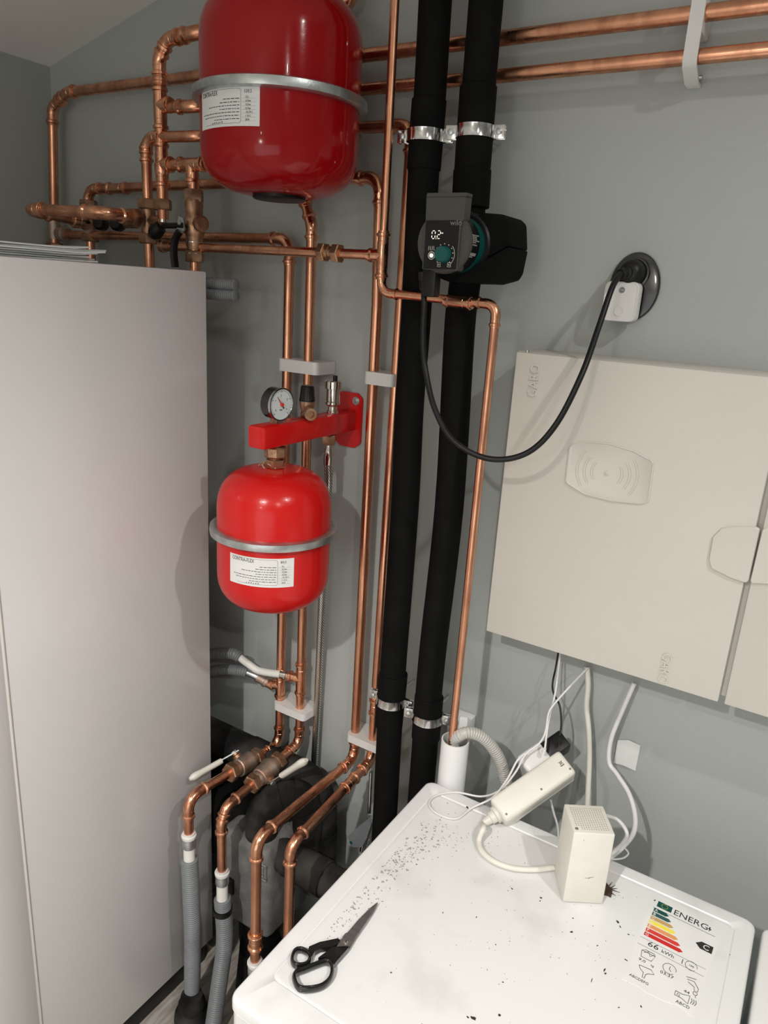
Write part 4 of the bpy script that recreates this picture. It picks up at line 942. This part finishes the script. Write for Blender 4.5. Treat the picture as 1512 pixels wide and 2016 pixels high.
cable('thin white cable from the box edge looping over the washing machine corner', [PY(1157, 1315, 1.33), PY(1128, 1345, 1.30), PY(1092, 1385, 1.26), PY(1080, 1405, 1.25), PY(1074, 1440, 1.24), PY(1062, 1463, 1.22), PY(1035, 1485, 1.20), PY(1015, 1520, 1.18), PY(985, 1555, 1.16),
      PZ(948, 1568, WT + .008), PZ(900, 1560, WT + .004), PZ(862, 1565, WT + .003), PZ(845, 1580, WT + .003), PZ(858, 1600, WT + .003), PZ(897, 1612, WT + .003), PZ(930, 1590, WT + .006), PY(970, 1570, 1.15), PY(998, 1535, 1.165), PY(1018, 1498, 1.185), PY(1034, 1483, 1.20)], .0020)
cable('thick ivory cable hanging down behind the small perforated box', [PY(1156, 1312, 1.335), PY(1158, 1350, 1.335), PY(1155, 1390, 1.33), PY(1159, 1440, 1.325), PY(1160, 1500, 1.32), PY(1156, 1590, 1.30), PY(1150, 1700, 1.29), PY(1140, 1800, 1.28)], .0055, 'ivory')
cable('white cable curving down right of the box underside past the taped paper', [PY(1249, 1345, 1.335), PY(1225, 1400, 1.33), PY(1203, 1455, 1.32), PY(1199, 1500, 1.31), PY(1215, 1525, 1.30), PY(1238, 1562, 1.28), PY(1250, 1605, 1.25), PY(1247, 1640, 1.21), PY(1225, 1668, 1.15), PZ(1205, 1685, WT + .010), PZ(1185, 1700, WT + .006)], .0046)
cable('white cable loop coming out from behind the small perforated box', [PY(1150, 1600, 1.14), PY(1190, 1605, 1.17), PY(1218, 1616, 1.18), PY(1234, 1640, 1.18), PY(1226, 1660, 1.15), PY(1205, 1680, 1.11), PZ(1190, 1692, WT + .008)], .0036)
cable('thin white cable loop lying right of the small perforated box', [PZ(1195, 1690, WT + .012), PZ(1205, 1672, WT + .018), PZ(1225, 1668, WT + .016), PZ(1237, 1680, WT + .008), PZ(1225, 1690, WT + .004), PZ(1200, 1692, WT + .004)], .0016)
cable('thin white cable dropping from the power strip behind the washing machine', [PY(1084, 1575, 1.24), PY(1090, 1600, 1.24), PY(1098, 1630, 1.24), PY(1100, 1680, 1.24)], .0022)

# ============================================================ SMALL THINGS ON THE WASHING MACHINE
bl_, br2 = PZ(1108, 1776, WT), PZ(1183, 1780, WT); wdt = (br2 - bl_).length; rzb = math.atan2(br2.y - bl_.y, br2.x - bl_.x)
u_ = (br2 - bl_).normalized(); n_ = V((-u_.y, u_.x, 0)); hb_ = .139
gw = thing('perforated_box', 'small ivory upright box with perforated top standing on the washing machine', 'device', bl_ + u_ * wdt / 2 + n_ * wdt / 2)
wdt *= 1.05; dpt = wdt * 1.04
cb = bl_ + u_ * wdt / 2 + n_ * dpt / 2
obj('case', B(cb + Z * (hb_ / 2), (wdt, dpt, hb_), .0022, rz=rzb, seg=3), 'ivory', gw)
bm = bmesh.new()
for i in range(14):
    for j in range(13):
        if i == 1 and j <= 1 or (i == 0 and j <= 1): continue
        p = cb + u_ * (i - 6.5) * wdt * .058 + n_ * (j - 6) * dpt * .060 + Z * (hb_ - .0006)
        box(bm, p, (.0019, .0019, .0015), rz=rzb)
obj('vent_grille', bm, 'dirt', gw)
obj('button', L([(0, .0030), (.0008, .0030)], cb - u_ * wdt * .40 - n_ * dpt * .36 + Z * (hb_ - .0002), Z, n=20), 'greyink', gw)
bm = bmesh.new(); p0 = bl_ + u_ * wdt * .55 + Z * .052 - n_ * .0002
sweep(bm, [p0 - u_ * .008, p0 - u_ * .002 - Z * .001, p0, p0 + u_ * .002 + Z * .001, p0 + u_ * .007 + Z * .002], [.0002, .0004, .0008, .0004, .0002], n=6)
sweep(bm, [p0 + u_ * .010 + Z * .075 - u_ * .03, p0 - u_ * .018 + Z * .072], [.0002, .0003], n=6)
obj('scuff_mark', bm, 'greyink', gw)
obj('lettering', text_bm('NETGEAR' if False else 'Gateway' if False else 'homely', .011, bl_ - u_ * .0003 + Z * .006 + n_ * .012, Z.cross(u_) * 0 + (-n_) * -1, Z, ext=.0001), 'greyink', gw) if False else None

# scissors
sz = WT - .001
sc = thing('scissors', 'black handled steel scissors lying on the washing machine', 'scissors', PZ(650, 1880, WT))
def pzl(l, h): return [PZ(u, v, WT + h) for u, v in l]
small = pzl([(575, 1888), (580, 1874), (592, 1870), (606, 1877), (610, 1888), (603, 1899), (588, 1902), (578, 1898)], .006)
large = pzl([(579, 1928), (583, 1916), (603, 1908), (625, 1899), (641, 1894), (652, 1899), (654, 1914), (648, 1930), (632, 1943), (606, 1948), (588, 1945)], .006)
bm = S(smooth(small, 6, True), .0034, n=14, close=True, sc=(.85, 1.9), up=Z)
prism(bm, rpoly(pzl([(608, 1872), (629, 1863), (665, 1855.5), (670, 1860), (656, 1872), (631, 1874.5), (620, 1881), (611, 1896), (606, 1884)], .0015), .002, 3), Z, .0085)
obj('thumb_handle', bm, 'gloss', sc)
bm = S(smooth(large, 6, True), .0036, n=14, close=True, sc=(.9, 1.9), up=Z)
prism(bm, rpoly(pzl([(622, 1897), (645, 1880), (653, 1872.7), (679, 1871), (688, 1872), (664, 1899), (656, 1910), (651, 1897), (640, 1893)], .0012), .002, 3), Z, .0085)
obj('finger_handle', bm, 'gloss', sc)
obj('blade', PR(rpoly(pzl([(745.5, 1776), (728, 1790), (706, 1812), (684, 1838), (679, 1840), (661, 1868), (676, 1878), (692, 1858), (722, 1816)], .0052), .0008, 2), Z, .0022), 'steel', sc)
obj('blade', PR(rpoly(pzl([(746, 1777), (735, 1798), (700, 1850), (687, 1872), (680, 1878), (676, 1860)], .0026), .0008, 2), Z, .0022), 'steel', sc)
obj('pivot_screw', L([(0, .0034), (.0012, .0034), (.002, .002)], PZ(681, 1855, WT + .0074), Z, n=20), 'chrome', sc)

# energy label
tl, tr, blx, brx = PZ(1293, 1769, WT), PZ(1413, 1826, WT), PZ(1229, 1931, WT), PZ(1376, 2008, WT)
ux = (tr - tl).normalized(); uy = -Z.cross(ux) * -1; uy = V((ux.y, -ux.x, 0)); 
if uy.dot(blx - tl) < 0: uy = -uy
LW = (tr - tl).length; LH = (blx - tl).dot(uy)
LW2 = ((brx - blx).length + LW) / 2
el = thing('energy_label', 'worn white energy sticker with coloured arrows on the washing machine top', 'label', tl)
lz = WT - .0012
def lp_(x, y, h=.0004): return V((tl.x, tl.y, lz)) + ux * (x * LW) + uy * (y * LH) + Z * h
edge = [(0.02, 0), (.5, -.005), (1, .02), (.99, .10), (1.08, .14), (1.06, .35), (1.03, .6), (1.02, .80), (1.0, .985), (.9, .97), (.8, .955), (.62, .98), (.5, .985), (.35, .99), (.2, .975), (.08, .985), (-.03, .99), (-.04, .8), (-.05, .5), (-.06, .2), (-.04, .12), (.0, .1)]
obj('sheet', PR([lp_(x, y, 0) for x, y in edge], Z, .0005), 'paper', el)
def lpoly(pts): return PR([lp_(x, y, .0006) for x, y in pts], Z, .0002)
def ltext(s, x, y, size, sx=1.0, al='LEFT'): return text_bm(s, size * LH, lp_(x, y, .0006), ux, -uy, ext=.0001, sx=sx, align=al)
obj('flag', lpoly([(.04, .015), (.28, .015), (.28, .085), (.04, .085)]), 'eA', el)
bmS = bmesh.new()
for k in range(12): a_ = k * math.pi / 6; c0 = lp_(.16, .050, .0008) + ux * math.cos(a_) * .0048 - uy * math.sin(a_) * .0048; lathe(bmS, [(0, .0005), (.0002, .0005)], c0, Z, n=6)
obj('flag_stars', bmS, 'eD', el)
ar = [('A', .20, 'eA'), ('B', .26, 'eB'), ('C', .32, 'eC'), ('D', .38, 'eD'), ('E', .44, 'eE'), ('F', .50, 'eF'), ('G', .56, 'eG')]
bmw = bmesh.new()
for i, (s, wd_, mm) in enumerate(ar):
    y0_, y1_ = .115 + i * .051, .115 + i * .051 + .040
    ao = obj('class_arrow', lpoly([(.02, y0_), (.02 + wd_, y0_), (.07 + wd_, (y0_ + y1_) / 2), (.02 + wd_, y1_), (.02, y1_)]), mm, el); ao['label'] = 'coloured rating arrow ' + s
    for v in (merge(bmw, text_bm(s, .040 * LH, lp_(.035, y1_ - .006, .0009), ux, -uy, ext=.0001)),): pass
obj('arrow_letters', bmw, 'paper', el)
obj('rating_arrow', lpoly([(.84, .235), (1.02, .235), (1.02, .315), (.84, .315), (.76, .275)]), 'ink', el)
obj('rating_letter', text_bm('C', .075 * LH, lp_(.87, .302, .0009), ux, -uy, ext=.0001), 'paper', el)
bm = ltext('ENERG', .31, .085, .092, 1.0)
merge(bm, lpoly([(.885, .035), (.905, .035), (.90, .055), (.925, .055), (.885, .09), (.895, .065), (.875, .065)]))
merge(bm, lpoly([(.0, .112), (1.0, .112), (1.0, .115), (.0, .115)]))
merge(bm, ltext('66', .12, .55, .075, 1.2)); merge(bm, ltext('kWh', .34, .55, .050))
merge(bm, lpoly([(-.02, .495), (1.0, .495), (1.0, .497), (-.02, .497)])); merge(bm, lpoly([(-.02, .575), (1.0, .575), (1.0, .577), (-.02, .577)]))
merge(bm, lpoly([(.66, .51), (.67, .51), (.67, .56), (.66, .56)]))
def ring_(cx, cy, r_, a0=0, a1=330, t=.0005):
    return S([lp_(cx, cy, .0008) + ux * math.cos(math.radians(a)) * r_ - uy * math.sin(math.radians(a)) * r_ for a in range(a0, a1, 15)], t * .7, n=5)
merge(bm, ring_(.80, .537, .0085)); merge(bm, ltext('100', .80, .545, .028, 1, 'CENTER'))
def lline(pts, t=.0004): return S([lp_(x, y, .0008) for x, y in pts], t, n=5)
merge(bm, lline([(.08, .625), (.10, .69), (.26, .69), (.29, .625), (.08, .625), (.13, .605), (.26, .605), (.29, .625)])); merge(bm, lline([(.12, .64), (.18, .61), (.22, .65), (.26, .62)]))
merge(bm, ltext('9,0', .08, .735, .038, 1.2)); merge(bm, ltext('kg', .27, .735, .028))
merge(bm, ring_(.53, .67, .0095)); merge(bm, lline([(.53, .645), (.53, .675), (.56, .69)]))
merge(bm, ltext('03:37', .42, .75, .040, 1.15))
merge(bm, lline([(.12, .78), (.30, .77), (.36, .80), (.28, .82), (.25, .84), (.25, .88), (.22, .88), (.21, .83), (.15, .81), (.12, .78)]))
merge(bm, ltext('ABCDEFG', .04, .925, .034, 1.0))
merge(bm, lline([(.78, .66), (.92, .64)])); merge(bm, lline([(.80, .68), (.90, .67), (.98, .72), (.98, .75), (.93, .75), (.92, .72), (.82, .70)])); merge(bm, ring_(.955, .775, .003, 0, 360))
merge(bm, ltext('44', .80, .81, .036, 1.2)); merge(bm, ltext('L', .96, .81, .028))
merge(bm, lline([(.70, .84), (.70, .88), (.80, .88), (.90, .90), (.90, .82), (.80, .84), (.70, .84)])); merge(bm, ltext('72', .72, .872, .028))
for k in range(3): merge(bm, lline([(.93 + k * .03, .835 + .0), (.945 + k * .03, .86), (.93 + k * .03, .885)]))
merge(bm, ltext('ABCD', .74, .94, .038, 1.0))
obj('printing', bm, 'ink', el)

# paper taped on the wall
q = [PY(u, v, WY - .002) for u, v in [(1216, 1457), (1238, 1456), (1261, 1468), (1251, 1518), (1228, 1505), (1208, 1502)]]
q[1].y -= .003; q[4].y -= .004
simple('paper_note', 'small blank white paper taped to the wall below the electrical box', 'paper', PR(q, YD, .0006), 'paper')

# ============================================================ BLACK PIPEWORK BEHIND, LOWER LEFT
dq = 1.27
dz1 = PY(500, 1478, dq)
def foam(label, pts, r, R, wraps=(), m='greyfoam'):
    t = thing('insulated_pipe', label, 'insulated pipe', pts[-1] if V(pts[-1]).z < V(pts[0]).z else pts[0], 'dusty insulated pipes in the corner')
    P = fillet(pts, R, 12); obj('insulation', S(P, r, n=28), m, t); Q = Path(P)
    for s0, s1 in wraps:
        a, b = Q.len * s0, Q.len * s1; k = 8; obj('joint_wrap', S([Q.at(a + (b - a) * i / k) for i in range(k + 1)], r + .003, n=28), m, t)
    return t
pA_ = PY(430, 1452, dq); pB_ = PY(590, 1530, dq)
foam('thick dusty black pipe coming out low behind the tall cabinet and bending down', [V((pA_.x - .25, dq, pA_.z)), V((PY(632, 1560, dq).x, dq, pA_.z)), V((PY(632, 1560, dq).x, dq, .30))], .043, .07, ((.42, .50), (.56, .68), (.80, .93)))
ez = PY(560, 1585, 1.17)
foam('short bulky black elbow rising from the grey foam block', [V((PY(515, 1640, 1.15).x, 1.15, .50)), V((PY(515, 1640, 1.15).x, 1.15, ez.z)), V((PY(632, 1560, dq).x - .01, 1.235, ez.z + .005)), V((PY(632, 1560, dq).x - .01, 1.235, .45))], .040, .055, ((.30, .38), (.46, .60)))
a = PY(535, 1700, 1.12); b = PY(700, 1740, 1.12)
foam('black insulated pipe running right from the foam block under the washing machine', [V((a.x - .06, 1.16, a.z)), V((PY(690, 1760, 1.16).x + .20, 1.16, a.z - .01))], .040, .05, ((.18, .42), (.5, .62)))
foam('second dark pipe lying lower behind the copper drops', [PY(500, 1780, 1.25), PY(560, 1850, 1.25) + V((0, -.1, -.1)), V((-.60, 1.10, .45))], .045, .06, (), m='blackfoam')
gb = thing('foam_block', 'grey moulded foam insulation block with small square emblem in the corner behind the conduits', 'insulation block', (-1.03, 1.17, .22))
f1 = rpoly([PX(u, v, -.985) for u, v in [(452, 1745), (462, 1690), (480, 1655), (500, 1640), (540, 1700), (540, 1790), (500, 1820), (455, 1822)]], .012, 3)
GX = -1.0; GY0, GY1 = 1.10, 1.27; gzt = PX(470, 1665, GX).z; gzb = PX(470, 1835, GX).z
obj('block', B((GX - .002, (GY0 + GY1) / 2, (gzt + gzb) / 2), (.165, GY1 - GY0, gzt - gzb), .02, seg=3), 'epp', gb)
obj('slot', B((GX - .04, GY0 - .001, (gzt + gzb) / 2 - .02), (.022, .012, .045), .002), 'black', gb)
em = V((GX + .052, GY0 - .001, gzt - .055)); bm = bmesh.new()
for s in (.022, .013):
    p = [em + V((a * s, 0, b * s)) for a, b in ((-1, -1), (1, -1), (1, 1), (-1, 1), (-1, -1))]; sweep(bm, p, .0013, n=6)
obj('emblem', bm, 'zinc', gb)
o = foam('vertical black insulated pipe under the foam block', [V((GX + .005, 1.165, gzb + .01)), V((GX + .005, 1.165, .12))], .048, .05, ((.75, .95),), m='blackfoam')
ob = PZ(488, 1955, .03)
simple('floor_sleeve', 'dark plastic collar on the floor under the black pipe', 'pipe collar', L([(0, .066), (.05, .062), (.10, .058), (.13, .056)], (GX + .005, 1.165, 0), Z, n=32), 'greyfoam')
o = obj('insulation_block', B((-1.3, 1.24, .42), (.5, .16, .20), .03), 'blackfoam'); tag(o, 'dark insulated block low behind the tall cabinet', 'insulation block')
# angle valve
va = PY(712, 1645, 1.30)
an = thing('angle_valve', 'small chrome angle valve with grey wing handle and blue mark near the washing machine', 'valve', va - Z * .06)
obj('body', merge(L([(-.06, .008), (-.01, .008), (-.008, .012), (.014, .012), (.016, .0085), (.05, .0085)], PY(722, 1640, 1.30), V((.15, 0, 1)), n=20), L([(0, .008), (.03, .008)], PY(722, 1650, 1.30), YD, n=16)), 'chrome', an)
hq_ = rpoly([PY(u, v, 1.262) for u, v in [(684, 1648), (700, 1632), (722, 1615), (731, 1622), (722, 1650), (712, 1668), (694, 1668)]], .004, 3)
obj('handle', PR(hq_, YD, .014), 'conduit', an)
obj('blue_mark', disc(PY(691, 1659, 1.2618), .0045, -YD, .0006), 'teal', an)
obj('supply_tube', S([PY(727, 1600, 1.30), PY(731, 1520, 1.31)], .005, n=12), 'chrome', an)
